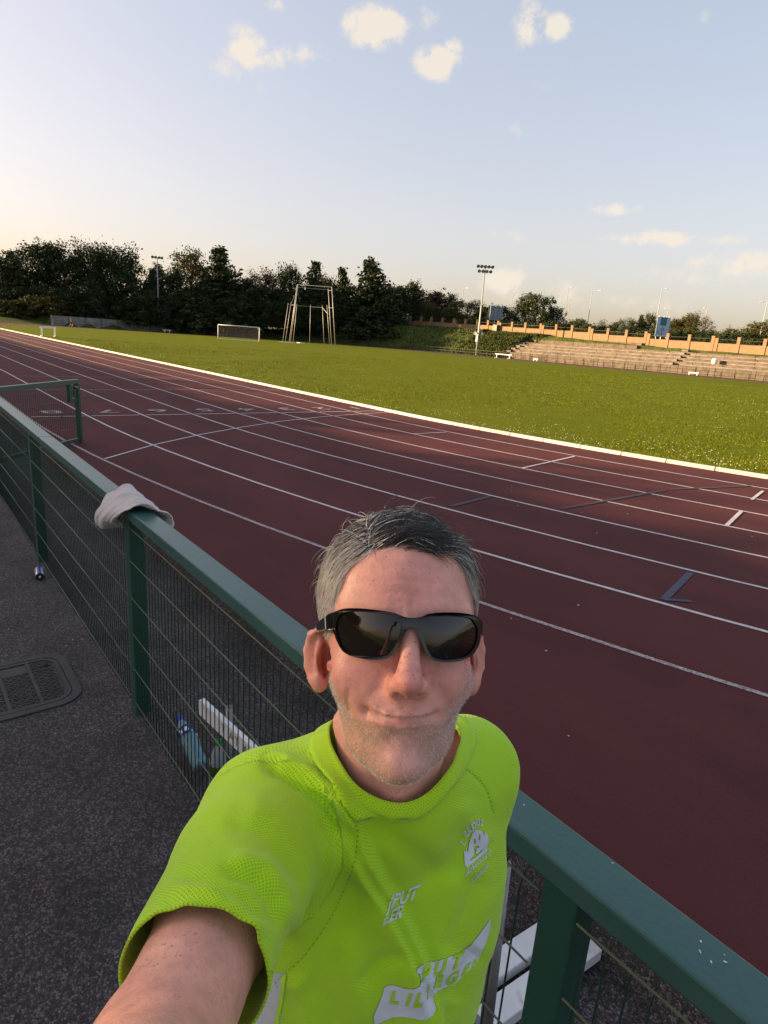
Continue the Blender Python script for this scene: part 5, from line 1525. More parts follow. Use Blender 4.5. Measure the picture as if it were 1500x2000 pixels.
    f.chain([pal+[.012, -.026, .006], np.array([-.038, -.145, .016]), np.array([-.020, -.115, .0095]), np.array([-.010, -.092, .0080])], [.015, .012, .0098, .0080], .005)
    # left hand hanging behind the back
    hl = W_L+DN*.05; f.ell(hl, (.036, .046, .020), .02)
    for i in range(4):
        a = hl+DN*.03+SHV*(.027-.018*i); f.chain([a, a+DN*.040+FRV*.010, a+DN*.065+FRV*.030], [.0098, .0090, .0075], .004)
    f.chain([hl+SHV*.03, hl+SHV*.042+DN*.03+FRV*.02, hl+SHV*.036+DN*.055+FRV*.035], [.013, .010, .008], .006)
    V, Fc = surface_nets(f); V = smooth_v(V, Fc, 2, .45)
    return V, Fc
BV, BF = build_body()
BN = vnormals(BV, BF)
bpx = 750+BV[:, 0]/np.maximum(BV[:, 2], .05)*FPX; bpy_ = 1000-BV[:, 1]/np.maximum(BV[:, 2], .05)*FPX
def line_dist(X, Y, pts):
    pts = np.array(pts, float); best = np.full(len(X), 1e9); sg = np.zeros(len(X)); tt = np.zeros(len(X)); n = len(pts)-1
    for i in range(n):
        a, b = pts[i], pts[i+1]; ab = b-a; L2 = ab@ab
        t = np.clip(((X-a[0])*ab[0]+(Y-a[1])*ab[1])/L2, 0, 1); dx, dy = X-a[0]-ab[0]*t, Y-a[1]-ab[1]*t; d = np.hypot(dx, dy)
        s = np.sign(ab[0]*dy-ab[1]*dx); m = d < best; best[m] = d[m]; sg[m] = s[m]; tt[m] = ((i+t)/n)[m]
    return best*sg, tt
# creases and small forms of the face, as real relief (amplitude mm, widths in survey pixels)
CREASE = [([(752, 1330), (730, 1352), (709, 1380), (698, 1408)], -1.1, 9, 12), ([(735, 1322), (712, 1345), (692, 1372)], .5, 24, 20), ([(842, 1332), (866, 1356), (881, 1384), (886, 1410)], -1.1, 12, 9), ([(858, 1322), (882, 1345), (896, 1370)], .5, 20, 24),
          ([(683, 1340), (678, 1368), (684, 1404)], -1.5, 6, 8), ([(902, 1348), (899, 1388)], -1.0, 7, 7), ([(718, 1380), (713, 1394), (718, 1410)], -.7, 6, 6), ([(856, 1385), (861, 1398), (856, 1412)], -.7, 6, 6), ([(634, 1242), (621, 1240), (612, 1254), (608, 1285), (612, 1314)], -4.0, 5, 5), ([(636, 1272), (631, 1295), (637, 1318)], -8.0, 9, 9), ([(622, 1262), (618, 1290), (624, 1316)], 1.4, 5, 5), ([(917, 1248), (929, 1254), (932, 1284), (926, 1316)], -3.4, 5, 5), ([(914, 1284), (916, 1312)], -3.5, 6, 6),
          ([(712, 1412), (711, 1440), (722, 1462)], -1.0, 9, 9), ([(872, 1414), (868, 1446)], -1.0, 9, 9), ([(742, 1448), (785, 1440), (828, 1447)], -2.6, 15, 15), ([(752, 1490), (785, 1484), (815, 1490)], 1.6, 20, 20), ([(785, 1470), (786, 1510)], -.5, 6, 6), ([(790, 1366), (787, 1392)], -.9, 6, 6), ([(776, 1368), (772, 1390)], .5, 6, 6), ([(803, 1368), (804, 1390)], .5, 6, 6),
          ([(803, 1166), (804, 1188), (806, 1210)], -1.5, 4, 5), ([(820, 1176), (817, 1206)], -.7, 5, 5), ([(785, 1180), (790, 1206)], -.5, 5, 5), ([(682, 1112), (780, 1104), (890, 1116)], -.45, 4, 5), ([(676, 1140), (780, 1133), (900, 1146)], -.5, 4, 5), ([(690, 1163), (780, 1158), (890, 1166)], -.35, 4, 4),
          ([(778, 1230), (800, 1226), (824, 1232)], -.5, 3, 3), ([(776, 1243), (800, 1239), (826, 1245)], -.4, 3, 3), ([(768, 1314), (755, 1327), (752, 1343), (763, 1356)], -1.5, 4.5, 4.5), ([(828, 1316), (841, 1331), (842, 1345), (830, 1358)], -1.5, 4.5, 4.5),
          ([(684, 1558), (760, 1578), (836, 1552)], -.7, 6, 6), ([(690, 1535), (750, 1556)], -.6, 6, 6), ([(672, 1300), (690, 1292), (730, 1297)], -.6, 8, 8), ([(858, 1300), (890, 1296), (908, 1304)], -.6, 8, 8), ([(700, 1400), (690, 1430), (700, 1465)], -.8, 12, 12)]
_f = (BV[:, 1] > -.345) & (BV[:, 2] > .49) & (BN[:, 2] < .1); dsp = np.zeros(len(BV)); fx, fy = bpx[_f], bpy_[_f]; acc_ = np.zeros(_f.sum())
for pts, amp, wl_, wr_ in CREASE:
    d_, t_ = line_dist(fx, fy, pts); acc_ += amp*.001*np.where(d_ > 0, np.exp(-(d_/wl_)**2), np.exp(-(d_/wr_)**2))*np.clip(t_/.2, .25, 1)*np.clip((1-t_)/.2, .25, 1)
dsp[_f] = acc_
_g = (BV[:, 1] > -.42)
dsp[_g] += np.array([noise.noise(Vector(v)*55)*.00045+noise.noise(Vector(v)*170)*.00016 for v in BV[_g]])
BV = BV+BN*dsp[:, None]; BN = vnormals(BV, BF)
def gss(x, y, sx, sy): return np.exp(-((bpx-x)/sx)**2-((bpy_-y)/sy)**2)
face = (BV[:, 1] > -.345) & (BV[:, 2] > .49)
front = np.clip(-BN[:, 2]*2+.3, 0, 1)
# hairline as a function of image x
HX = [596, 640, 648, 655, 668, 690, 720, 760, 800, 850, 890, 912, 925, 934, 946]; HY = [1262, 1262, 1235, 1180, 1140, 1106, 1086, 1075, 1078, 1082, 1096, 1130, 1180, 1232, 1250]
hl_y = np.interp(bpx, HX, HY)
back = np.clip((BV[:, 2]-.672)/.012, 0, 1)*((bpy_ < 1345) & (BV[:, 2] > .6))
scalp = np.where(face, np.maximum(np.clip((hl_y-bpy_)/16, 0, 1), back), 0)
ear = np.maximum(gss(620, 1290, 30, 66), gss(926, 1295, 22, 66))
scalp = scalp*(1-np.clip(ear*2.2, 0, 1)*(bpy_ > 1228))
# beard zone
bz = np.clip((bpy_-np.interp(bpx, [640, 665, 700, 735, 780, 830, 860, 890, 915], [1290, 1355, 1405, 1388, 1366, 1388, 1405, 1360, 1290]))/18, 0, 1)*(bpy_ < 1560)*face
bz = bz*np.clip((.652-BV[:, 2])/.012, 0, 1)
lips = np.clip(gss(786, 1414, 52, 7)*1.3+gss(786, 1399, 48, 4)*.35, 0, 1)*(np.abs(bpx-788) < 74)
bz = bz*(1-np.clip(1.3*gss(786, 1409, 64, 10), 0, 1))*(1-.55*gss(690, 1440, 30, 40))
red = .75*gss(797, 1332, 46, 40)+.45*gss(700, 1310, 60, 55)+.45*gss(875, 1315, 50, 55)+.55*gss(800, 1150, 90, 60)+.40*gss(785, 1490, 60, 40)+.7*ear+.35*gss(770, 1560, 80, 30)
base = np.array([.71, .350, .270]); redc = np.array([.73, .245, .215]); pale = np.array([.52, .33, .25])
col = base[None]*np.ones((len(BV), 3))
red = np.clip(red, 0, 1)[:, None]*face[:, None]
col = col*(1-red*.75)+redc*red*.75
col = col*(1-.6*(bz*.55)[:, None])+np.array([.64, .40, .33])*(.6*bz*.55)[:, None]
conch = gss(632, 1292, 14, 30)+gss(914, 1298, 8, 30); col = col*(1-.55*np.clip(conch, 0, 1)[:, None])+np.array([.52, .14, .11])*.55*np.clip(conch, 0, 1)[:, None]
lp = (lips*face)[:, None]; col = col*(1-.75*lp)+np.array([.50, .19, .165])*.75*lp
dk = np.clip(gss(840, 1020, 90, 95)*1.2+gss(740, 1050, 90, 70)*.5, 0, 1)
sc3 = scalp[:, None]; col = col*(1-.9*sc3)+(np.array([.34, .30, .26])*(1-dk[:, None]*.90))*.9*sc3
shoe = (((BV-MS)@DN) > 1.80) & (BV[:, 2] > .5)
col[shoe] = (.05, .05, .06)
me = mesh_np('body', to_world(BV), BF)
at = me.color_attributes.new('pigment', 'FLOAT_COLOR', 'POINT')
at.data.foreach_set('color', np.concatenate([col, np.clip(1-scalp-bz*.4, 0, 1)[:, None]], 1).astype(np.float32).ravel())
def skin_mat():
    m = bpy.data.materials.new('skin'); m.use_nodes = True
    nt = m.node_tree; n = nt.nodes; l = nt.links; b = n['Principled BSDF']
    a = n.new('ShaderNodeVertexColor'); a.layer_name = 'pigment'
    t = n.new('ShaderNodeTexCoord')
    def noi(sc, det, ro=.6):
        z = n.new('ShaderNodeTexNoise'); z.inputs['Scale'].default_value = sc; z.inputs['Detail'].default_value = det; z.inputs['Roughness'].default_value = ro
        l.new(t.outputs['Object'], z.inputs['Vector']); return z.outputs['Fac']
    def rng(src, a0, a1, b0, b1):
        r = n.new('ShaderNodeMapRange'); l.new(src, r.inputs['Value'])
        for k, v in zip(('From Min', 'From Max', 'To Min', 'To Max'), (a0, a1, b0, b1)): r.inputs[k].default_value = v
        return r.outputs['Result']
    def mul(c, fac):
        x = n.new('ShaderNodeMix'); x.data_type = 'RGBA'; x.blend_type = 'MULTIPLY'; x.inputs['Factor'].default_value = 1
        l.new(c, x.inputs['A']); l.new(fac, x.inputs['B']); return x.outputs['Result']
    c = mul(a.outputs['Color'], rng(noi(38, 6, .65), .3, .7, .80, 1.16))
    c = mul(c, rng(noi(260, 4, .7), .3, .7, .93, 1.06))
    # freckles and blotches
    v = n.new('ShaderNodeTexVoronoi'); v.inputs['Scale'].default_value = 210; l.new(t.outputs['Object'], v.inputs['Vector'])
    fr = rng(v.outputs['Distance'], .10, .30, 1, 0)
    gate = rng(noi(24, 3), .46, .62, 0, .62)
    mm = n.new('ShaderNodeMath'); mm.operation = 'MULTIPLY'; l.new(fr, mm.inputs[0]); l.new(gate, mm.inputs[1])
    m2 = n.new('ShaderNodeMath'); m2.operation = 'MULTIPLY'; l.new(mm.outputs[0], m2.inputs[0]); l.new(a.outputs['Alpha'], m2.inputs[1])
    mx = n.new('ShaderNodeMix'); mx.data_type = 'RGBA'; l.new(m2.outputs[0], mx.inputs['Factor']); l.new(c, mx.inputs['A']); mx.inputs['B'].default_value = (.20, .085, .06, 1)
    l.new(mx.outputs['Result'], b.inputs['Base Color'])
    b.inputs['Roughness'].default_value = .46; b.inputs['Specular IOR Level'].default_value = .42
    l.new(rng(noi(60, 4), .3, .7, .36, .58), b.inputs['Roughness'])
    b.inputs['Subsurface Weight'].default_value = .22; b.inputs['Subsurface Radius'].default_value = (1, .35, .2); b.inputs['Subsurface Scale'].default_value = .006
    # pores and fine skin creases
    vo = n.new('ShaderNodeTexVoronoi'); vo.inputs['Scale'].default_value = 520; l.new(t.outputs['Object'], vo.inputs['Vector'])
    ad = n.new('ShaderNodeMath'); ad.operation = 'MULTIPLY_ADD'; l.new(vo.outputs['Distance'], ad.inputs[0]); ad.inputs[1].default_value = .5; l.new(noi(150, 6, .7), ad.inputs[2])
    bp = n.new('ShaderNodeBump'); bp.inputs['Strength'].default_value = .40; bp.inputs['Distance'].default_value = .0009
    l.new(ad.outputs[0], bp.inputs['Height']); l.new(bp.outputs['Normal'], b.inputs['Normal'])
    return m
me.materials.append(skin_mat())
feet = to_world(body_at(1.88, .05)); 
man = thing('person', 'grey haired man in bright lime green sports shirt taking a selfie by the fence', 'person', (feet[0], feet[1], GZ))
MO = np.array(man.location)
def child(name, mesh, parent=man):
    o = bpy.data.objects.new(name, mesh); COL.objects.link(o); o.parent = parent
    if parent is man: o.location = -Vector(man.location)
    return o
body_o = child('body', me)

# ------------------------------------------------------------------ shirt
def build_shirt():
    f = Field(axis((-.245, .215, .0027)), axis((-1.06, -.62, .0045), (-.62, -.205, .0027)), axis((.415, 1.0, .0028), (1.0, 1.16, .005)))
    tab = [(-.05, .105, .060), (0, .150, .084), (.06, .172, .106), (.12, .178, .118), (.20, .176, .122), (.30, .163, .120), (.40, .154, .116), (.52, .160, .122), (.72, .180, .138)]
    g = [f.ax[0][:, None, None]-np.float32(MS[0]), f.ax[1][None, :, None]-np.float32(MS[1]), f.ax[2][None, None, :]-np.float32(MS[2])]
    s = g[0]*DN[0]+g[1]*DN[1]+g[2]*DN[2]; u = g[0]*SHV[0]+g[1]*SHV[1]+g[2]*SHV[2]; w = g[0]*FRV[0]+g[1]*FRV[1]+g[2]*FRV[2]
    T = np.array(tab); a = np.interp(s, T[:, 0], T[:, 1]).astype(np.float32); b = np.interp(s, T[:, 0], T[:, 2]).astype(np.float32)
    w = w-np.interp(s, [0, .15, .3, .5, .7], [0, .006, .004, .004, .004]).astype(np.float32)
    q = (np.abs(u/a)**2.3+np.abs(w/b)**2.3)**(1/2.3)
    d = (q-1)*np.minimum(a, b)*.92
    d = np.maximum(d, -.055-s); d = np.maximum(d, s-.72)
    f.comb((slice(None),)*3, d.astype(np.float32), 0, 'add'); del q, d, a, b, u, w, s
    NB = C(757, 1545, .738)
    f.cap(C(760, 1480, .725), NB, .072, .076, .03)
    f.cap(NB, S_R+[.008, 0, 0], .064, .064, .045); f.cap(NB, S_L, .062, .054, .045)
    ax = E_R-S_R
    f.cap(S_R, S_R+ax*.30, .067, .062, .035); f.cap(S_R+ax*.30, S_R+ax*.95, .064, .0545, .02)
    axl = E_L-S_L; f.cap(S_L, S_L+axl*.9, .056, .058, .03)
    V, Fc = surface_nets(f); V = smooth_v(V, Fc, 2, .5)
    return V, Fc
SV, SF = build_shirt()
# neck opening: ring of the collar
RING = [C(788, 1579, .650), C(735, 1567, .652), C(692, 1540, .662), C(664, 1492, .684), C(645, 1440, .706), C(650, 1405, .745), C(690, 1395, .790), C(755, 1400, .822), C(840, 1402, .815), C(893, 1422, .780), C(892, 1470, .735), C(868, 1520, .698), C(832, 1560, .666)]
BVH0 = BVHTree.FromPolygons([tuple(v) for v in SV], [tuple(q) for q in SF])
for i_, q_ in enumerate(RING):
    vis_ = i_ in (0, 1, 2, 3, 10, 11, 12)
    h_ = BVH0.ray_cast(Vector((0, 0, 0)), Vector(q_).normalized()) if vis_ else (None,)
    RING[i_] = np.array(h_[0]) if h_[0] is not None else np.array(BVH0.find_nearest(Vector(q_))[0])
NAX0 = C(760, 1430, .72); NAXD = unit(C(765, 1570, .735)-NAX0)
e1 = unit(np.array([1, 0, 0])-NAXD*NAXD[0]); e2 = np.cross(NAXD, e1)
def polar_of(P):
    q = P-NAX0; h = q@NAXD; q = q-np.outer(h, NAXD) if P.ndim > 1 else q-NAXD*h
    return np.arctan2(q@e2, q@e1), np.hypot(q@e1, q@e2), h
rr = np.array([polar_of(p) for p in RING]); o_ = np.argsort(rr[:, 0]); rth, rrad = rr[o_, 0], rr[o_, 1]
rth = np.concatenate([rth-2*np.pi, rth, rth+2*np.pi]); rrad = np.tile(rrad, 3)
def ring_r(th): return np.interp(th, rth, rrad)
rh = np.array([polar_of(p_)[2] for p_ in RING])[o_]; rh = np.tile(rh, 3)
def ring_h(th): return np.interp(th, rth, rh)
th, ra, hh = polar_of(SV)
inneck = (ra < ring_r(th)+.004) & (hh < ring_h(th)+.010+.0*ra)
# clip sleeves and hem
def clip(P):
    ax = unit(E_R-S_R); t = (P-S_R)@ax; k = (t > .228) & (np.linalg.norm(P-S_R-np.outer(t, ax), axis=1) < .10)
    axl = unit(E_L-S_L); t = (P-S_L)@axl; k |= (t > .205) & (np.linalg.norm(P-S_L-np.outer(t, axl), axis=1) < .075)
    k |= ((P-MS)@DN) > .66
    return k
drop = inneck | clip(SV)
keepf = ~drop[SF].any(1); SF = SF[keepf]
used = np.unique(SF); remap = np.full(len(SV), -1); remap[used] = np.arange(len(used)); SV = SV[used]; SF = remap[SF]
# keep the largest connected part
lab = np.arange(len(SV))
for _ in range(400):
    m = lab[SF].min(1); new = lab.copy()
    for i in range(4): np.minimum.at(new, SF[:, i], m)
    new = new[new]
    if (new == lab).all(): break
    lab = new
big = np.bincount(lab).argmax(); ok = (lab == big)
SF = SF[ok[SF].all(1)]; used = np.unique(SF); remap = np.full(len(SV), -1); remap[used] = np.arange(len(used)); SV = SV[used]; SF = remap[SF]
# snap the cut edges clean
ed = np.sort(np.concatenate([SF[:, [i, (i+1) % 4]] for i in range(4)]), 1); un, ct = np.unique(ed, axis=0, return_counts=True)
bd = np.unique(un[ct == 1])
axr = unit(E_R-S_R); axl = unit(E_L-S_L)
for i in bd:
    p = SV[i]; t = (p-S_R)@axr; tl = (p-S_L)@axl; s_ = (p-MS)@DN
    if t > .20 and np.linalg.norm(p-S_R-axr*t) < .10: SV[i] = p+axr*(.228-t)
    elif s_ > .6: SV[i] = p+DN*(.66-s_)
    elif tl > .17 and np.linalg.norm(p-S_L-axl*tl) < .09: SV[i] = p+axl*(.205-tl)
    else:
        a_, r_, h_ = polar_of(p); q = p-NAX0-NAXD*h_; SV[i] = p+q/np.linalg.norm(q)*(ring_r(a_)+.002-r_)
SN = vnormals(SV, SF)
spx = 750+SV[:, 0]/SV[:, 2]*FPX; spy = 1000-SV[:, 1]/SV[:, 2]*FPX
# cloth folds: lines across the garment (amplitude mm, left width, right width)
def poly_dist(pts): return line_dist(spx, spy, pts)
facing = np.clip(-SN[:, 2]*1.6+.35, 0, 1)
disp = np.zeros(len(SV))
def fold(pts, amp, wl, wr, ends=(.15, .15)):
    d, t = poly_dist(pts)
    env = np.clip(t/ends[0], 0, 1)*np.clip((1-t)/ends[1], 0, 1) if ends else 1.
    p = np.where(d > 0, np.exp(-(d/wl)**2), np.exp(-(d/wr)**2)); return disp+amp*.0022*p*env*facing
# positive side of a line drawn downwards is its left in the picture
disp = fold([(640, 1500), (672, 1575), (715, 1670), (770, 1770), (815, 1860), (845, 1950), (850, 2040)], 8.5, 62, 13, (.35, .05))
disp = fold([(662, 1585), (708, 1680), (765, 1785), (812, 1880), (838, 1970)], -5.0, 8, 34, (.3, .1))
disp = fold([(505, 1482), (573, 1520), (640, 1572), (690, 1640)], -5.5, 12, 16); disp = fold([(520, 1470), (600, 1512), (665, 1568), (700, 1625)], 4.5, 18, 18)
disp = fold([(425, 1690), (499, 1718), (530, 1760), (545, 1815)], -6.5, 13, 13); disp = fold([(440, 1668), (515, 1694), (552, 1745), (562, 1810)], 5.5, 20, 18)
disp = fold([(330, 1700), (413, 1716), (477, 1752), (522, 1808)], -4.0, 13, 16); disp = fold([(325, 1732), (405, 1744), (470, 1782), (515, 1832)], 4.5, 15, 15)
disp = fold([(292, 1800), (360, 1776), (440, 1796), (505, 1840)], 5.0, 22, 14); disp = fold([(300, 1772), (370, 1752), (440, 1770), (500, 1815)], -3.5, 14, 14)
disp = fold([(470, 1560), (545, 1580), (600, 1625), (640, 1700)], 3.0, 26, 26); disp = fold([(435, 1600), (510, 1625), (560, 1680), (590, 1740)], -2.6, 20, 20)
disp = fold([(560, 1830), (600, 1780), (625, 1700), (640, 1620)], 3.0, 26, 26); disp = fold([(590, 1990), (640, 1880), (680, 1770), (690, 1680)], -2.5, 30, 30)
disp = fold([(860, 1640), (890, 1740), (880, 1850), (840, 1930)], 2.5, 40, 40); disp = fold([(930, 1700), (905, 1790), (870, 1870)], -3.0, 22, 30); disp = fold([(720, 1600), (790, 1660), (850, 1700), (920, 1690)], -2.5, 26, 30)
disp = fold([(700, 1930), (740, 1880), (790, 1850)], -3, 16, 20); disp = fold([(900, 1560), (925, 1620), (960, 1650)], 2.0, 20, 20); disp = fold([(880, 1960), (905, 1900), (935, 1850)], -3.0, 20, 16)
disp = fold([(575, 1900), (600, 1960), (610, 2040)], 3, 20, 20); disp = fold([(660, 1820), (690, 1900), (720, 2010)], 2.2, 28, 28)
nzv = np.array([noise.noise(Vector(p)*16) for p in SV]); nz2v = np.array([noise.noise(Vector(p)*46+Vector((3, 1, 2))) for p in SV])
disp = disp+nzv*.0028+nz2v*.0006
# seams (stitched, slightly sunk) and hem band
for pts in ([(668, 1556), (697, 1620), (690, 1690), (668, 1745), (640, 1800), (592, 1868), (541, 1914)], [(868, 1490), (915, 1506), (948, 1540), (964, 1590)], [(300, 1838), (340, 1822), (400, 1806), (460, 1822), (510, 1868), (545, 1930)]):
    disp = fold(pts, -.7, 5, 5, (.02, .02))
SV2 = SV+SN*disp[:, None]
_b1 = unit(np.cross(axr, [0, 1, 0])); _b2 = np.cross(axr, _b1); _fr = unit(np.array([.25, .7, -.5])); _fr = unit(_fr-axr*(_fr@axr)); _sd = np.cross(axr, _fr)
thA = np.arctan2((SV-S_R)@_sd, (SV-S_R)@_fr)
tR = (SV-S_R)@axr; dR = np.linalg.norm(SV-S_R-np.outer(tR, axr), axis=1)
slv = (tR > .02) & (dR < .092)
uv = np.stack([np.where(slv, thA*.062, (SV-MS)@SHV), np.where(slv, tR, (SV-MS)@DN)], 1)
# white side panel below the right armpit
sU, sW, sS = (SV-MS)@SHV, (SV-MS)@FRV, (SV-MS)@DN
panel = (sU < -.118) & (np.abs(sW+.005) < .050) & (sS > .12) & ~slv
panel |= (~slv) & (facing > .3) & (spy > 1900) & (spx < 560-(spy-1912)*.16) & (sS > .10)
panel |= (sU > .135) & (np.abs(sW+.02) < .035) & (sS > .12)
sme = mesh_np('shirt', to_world(SV2), SF)
ul = sme.uv_layers.new(name='UVMap'); li = np.zeros(len(sme.loops), np.int32); sme.loops.foreach_get('vertex_index', li); ul.data.foreach_set('uv', uv[li].astype(np.float32).ravel())
def shirt_mat(name, c, c2, per=.0025):
    m = bpy.data.materials.new(name); m.use_nodes = True
    nt = m.node_tree; n = nt.nodes; l = nt.links; b = n['Principled BSDF']
    u = n.new('ShaderNodeUVMap'); u.uv_map = 'UVMap'; sx = n.new('ShaderNodeSeparateXYZ'); l.new(u.outputs[0], sx.inputs[0])
    def ma(op, a, bb=None):
        x = n.new('ShaderNodeMath'); x.operation = op
        for i, v in enumerate((a, bb)):
            if v is None: continue
            if isinstance(v, (int, float)): x.inputs[i].default_value = v
            else: l.new(v, x.inputs[i])
        return x.outputs[0]
    U = ma('MULTIPLY', sx.outputs[0], 2*math.pi/(per*1.5)); Vv = ma('MULTIPLY', sx.outputs[1], 2*math.pi/(per*1.15))
    h = ma('MULTIPLY', ma('SINE', U), ma('SINE', Vv))                    # staggered knit eyelets
    h2 = ma('MAXIMUM', ma('SUBTRACT', ma('MULTIPLY', h, 1.6), .35), 0)
    t = n.new('ShaderNodeTexCoord'); z = n.new('ShaderNodeTexNoise'); z.inputs['Scale'].default_value = 9; z.inputs['Detail'].default_value = 5
    l.new(t.outputs['Object'], z.inputs['Vector'])
    mx = n.new('ShaderNodeMix'); mx.data_type = 'RGBA'; l.new(z.outputs['Fac'], mx.inputs['Factor']); mx.inputs['A'].default_value = (*c, 1); mx.inputs['B'].default_value = (*c2, 1)
    mu = n.new('ShaderNodeMix'); mu.data_type = 'RGBA'; mu.blend_type = 'MULTIPLY'; l.new(ma('MULTIPLY', h2, .17), mu.inputs['Factor'])
    l.new(mx.outputs['Result'], mu.inputs['A']); mu.inputs['B'].default_value = (.38, .46, .25, 1)
    l.new(mu.outputs['Result'], b.inputs['Base Color'])
    b.inputs['Roughness'].default_value = .72; b.inputs['Specular IOR Level'].default_value = .28; b.inputs['Sheen Weight'].default_value = .25; b.inputs['Sheen Roughness'].default_value = .4
    bp = n.new('ShaderNodeBump'); bp.inputs['Strength'].default_value = .9; bp.inputs['Distance'].default_value = .0009; bp.invert = True
    l.new(h2, bp.inputs['Height']); l.new(bp.outputs['Normal'], b.inputs['Normal'])
    return m
M_lime = shirt_mat('lime_knit', (.44, .76, .008), (.47, .79, .010)); M_wknit = shirt_mat('white_knit', (.62, .63, .66), (.66, .67, .70), .0024)
sme.materials.append(M_lime); sme.materials.append(M_wknit)
pf = panel[SF].sum(1) >= 3; sme.polygons.foreach_set('material_index', pf.astype(np.int32))
shirt = child('shirt', sme)
sol = shirt.modifiers.new('thickness', 'SOLIDIFY'); sol.thickness = .0022; sol.offset = -1
BVH = BVHTree.FromPolygons([tuple(v) for v in SV2], [tuple(q) for q in SF])
def on_shirt(px, py, lift=.0008):
    d = Vector(((px-750)/FPX, -(py-1000)/FPX, 1)).normalized(); h = BVH.ray_cast(Vector((0, 0, 0)), d)
    if h[0] is None: return None
    n = h[1] if h[1].dot(d) < 0 else -h[1]
    return np.array(h[0]+n*lift)
# collar band following the cut edge
def catmull(P, n, closed=True):
    P = np.array(P, float); out = []; m = len(P)
    for i in range(m if closed else m-1):
        p0, p1, p2, p3 = (P[(i+k-1) % m] for k in range(4)) if closed else (P[max(i-1, 0)], P[i], P[i+1], P[min(i+2, m-1)])
        for j in range(n):
            t = j/n; out.append(.5*((2*p1)+(-p0+p2)*t+(2*p0-5*p1+4*p2-p3)*t*t+(-p0+3*p1-3*p2+p3)*t**3))
    if not closed: out.append(P[-1])
    return np.array(out)
def collar():
    n = 132; ths = [-math.pi+2*math.pi*k/n for k in range(n)]
    H = np.array([float(ring_h(a)) for a in ths]); Rr_ = np.array([float(ring_r(a)) for a in ths])
    for _ in range(8): H = (np.roll(H, 1)+2*H+np.roll(H, -1))/4; Rr_ = (np.roll(Rr_, 1)+2*Rr_+np.roll(Rr_, -1))/4
    grid = np.zeros((9, n, 3))
    for k, a in enumerate(ths):
        d = e1*math.cos(a)+e2*math.sin(a); p0 = NAX0+d*(Rr_[k]-.001)+NAXD*(H[k]-.004)
        for j in range(9):
            t = j/8; q = p0+(d*.80+NAXD*.60)*.026*t
            h = BVH.find_nearest(Vector(q)); nn = -h[1] if h[1].dot(Vector(d-NAXD)) < 0 else h[1]
            s = np.array(h[0]+nn*(.0034-.0026*(t > .95)))
            w = min(1, max(0, (t-.05)/.35)); grid[j, k] = q*(1-w)+s*w
    for _ in range(5):
        g2 = (np.roll(grid, 1, 1)+2*grid+np.roll(grid, -1, 1))/4; grid[:8] = g2[:8]
    return np.concatenate([grid, grid[:, :1]], 1)
CR = collar()
mb = MB(); mb.sheet([[tuple(p) for p in to_world(r)] for r in CR])
cme = mb.mesh('collar', M_lime, True); ulc = cme.uv_layers.new(name='UVMap'); n_ = CR.shape[1]
lv = np.zeros(len(cme.loops), np.int32); cme.loops.foreach_get('vertex_index', lv)
ulc.data.foreach_set('uv', np.stack([(lv % n_)*.0045, (lv//n_)*.003], 1).astype(np.float32).ravel())
col_o = child('collar', cme, shirt); so2 = col_o.modifiers.new('thickness', 'SOLIDIFY'); so2.thickness = .002
# seam stitching lines
def ribbon(name, pts, w, m, parent, dash=0, lift=.0012):
    P = catmull([(x, y, 0) for x, y in pts], 14, False)[:, :2]; mb = MB(); prev = None; k = 0
    for i in range(len(P)-1):
        a, b = P[i], P[i+1]; t = b-a; L = np.hypot(*t)
        if L < 1e-6: continue
        nn = np.array([-t[1], t[0]])/L*w/2
        if dash and (i % dash) == dash-1: continue
        q = [on_shirt(*(a+nn), lift), on_shirt(*(b+nn), lift), on_shirt(*(b-nn), lift), on_shirt(*(a-nn), lift)]
        if any(x is None for x in q): continue
        if max(np.linalg.norm(q[i_]-q[i_-1]) for i_ in range(4)) > .03: continue
        mb.add([tuple(x) for x in to_world(q)], [(0, 1, 2, 3)])
    return child(name, mb.mesh(name, m), parent)
M_stitch = mat('stitch_thread', (.20, .42, .01), .8)
for pts in ([(668, 1556), (697, 1620), (690, 1690), (668, 1745), (640, 1800), (592, 1868), (541, 1914)], [(868, 1490), (915, 1506), (948, 1540), (964, 1590)], [(290, 1846), (330, 1826), (400, 1808), (460, 1824), (510, 1868), (545, 1930)]):
    ribbon('seam', pts, 2.2, M_stitch, shirt, 2)

ribbon('seam', [(557, 1900), (551, 1945), (542, 1990), (535, 2030)], 7, M_lime, shirt, 0, .0016)
# printed lettering and badge, lying on the cloth
M_print = mat('white_print', (.66, .69, .76), .6, var=.06, scale=60)
def wrap_mesh(me2, fn, m, name, lift=.0010, maxd=5.0):
    bm = bmesh.new(); bm.from_mesh(me2); bmesh.ops.triangulate(bm, faces=bm.faces)
    for _ in range(4):
        es = [e for e in bm.edges if (Vector((*fn(*e.verts[0].co.xy), 0))-Vector((*fn(*e.verts[1].co.xy), 0))).length > maxd]
        if not es: break
        bmesh.ops.subdivide_edges(bm, edges=es, cuts=1); bmesh.ops.triangulate(bm, faces=bm.faces)
    bad = []
    for v in bm.verts:
        q = on_shirt(*fn(v.co.x, v.co.y), lift)
        if q is None: bad.append(v)
        else: v.co = Vector(to_world(q))
    bmesh.ops.delete(bm, geom=bad, context='VERTS')
    me3 = bpy.data.meshes.new(name); bm.to_mesh(me3); bm.free(); me3.materials.clear(); me3.materials.append(m)
    return child(name, me3, shirt)
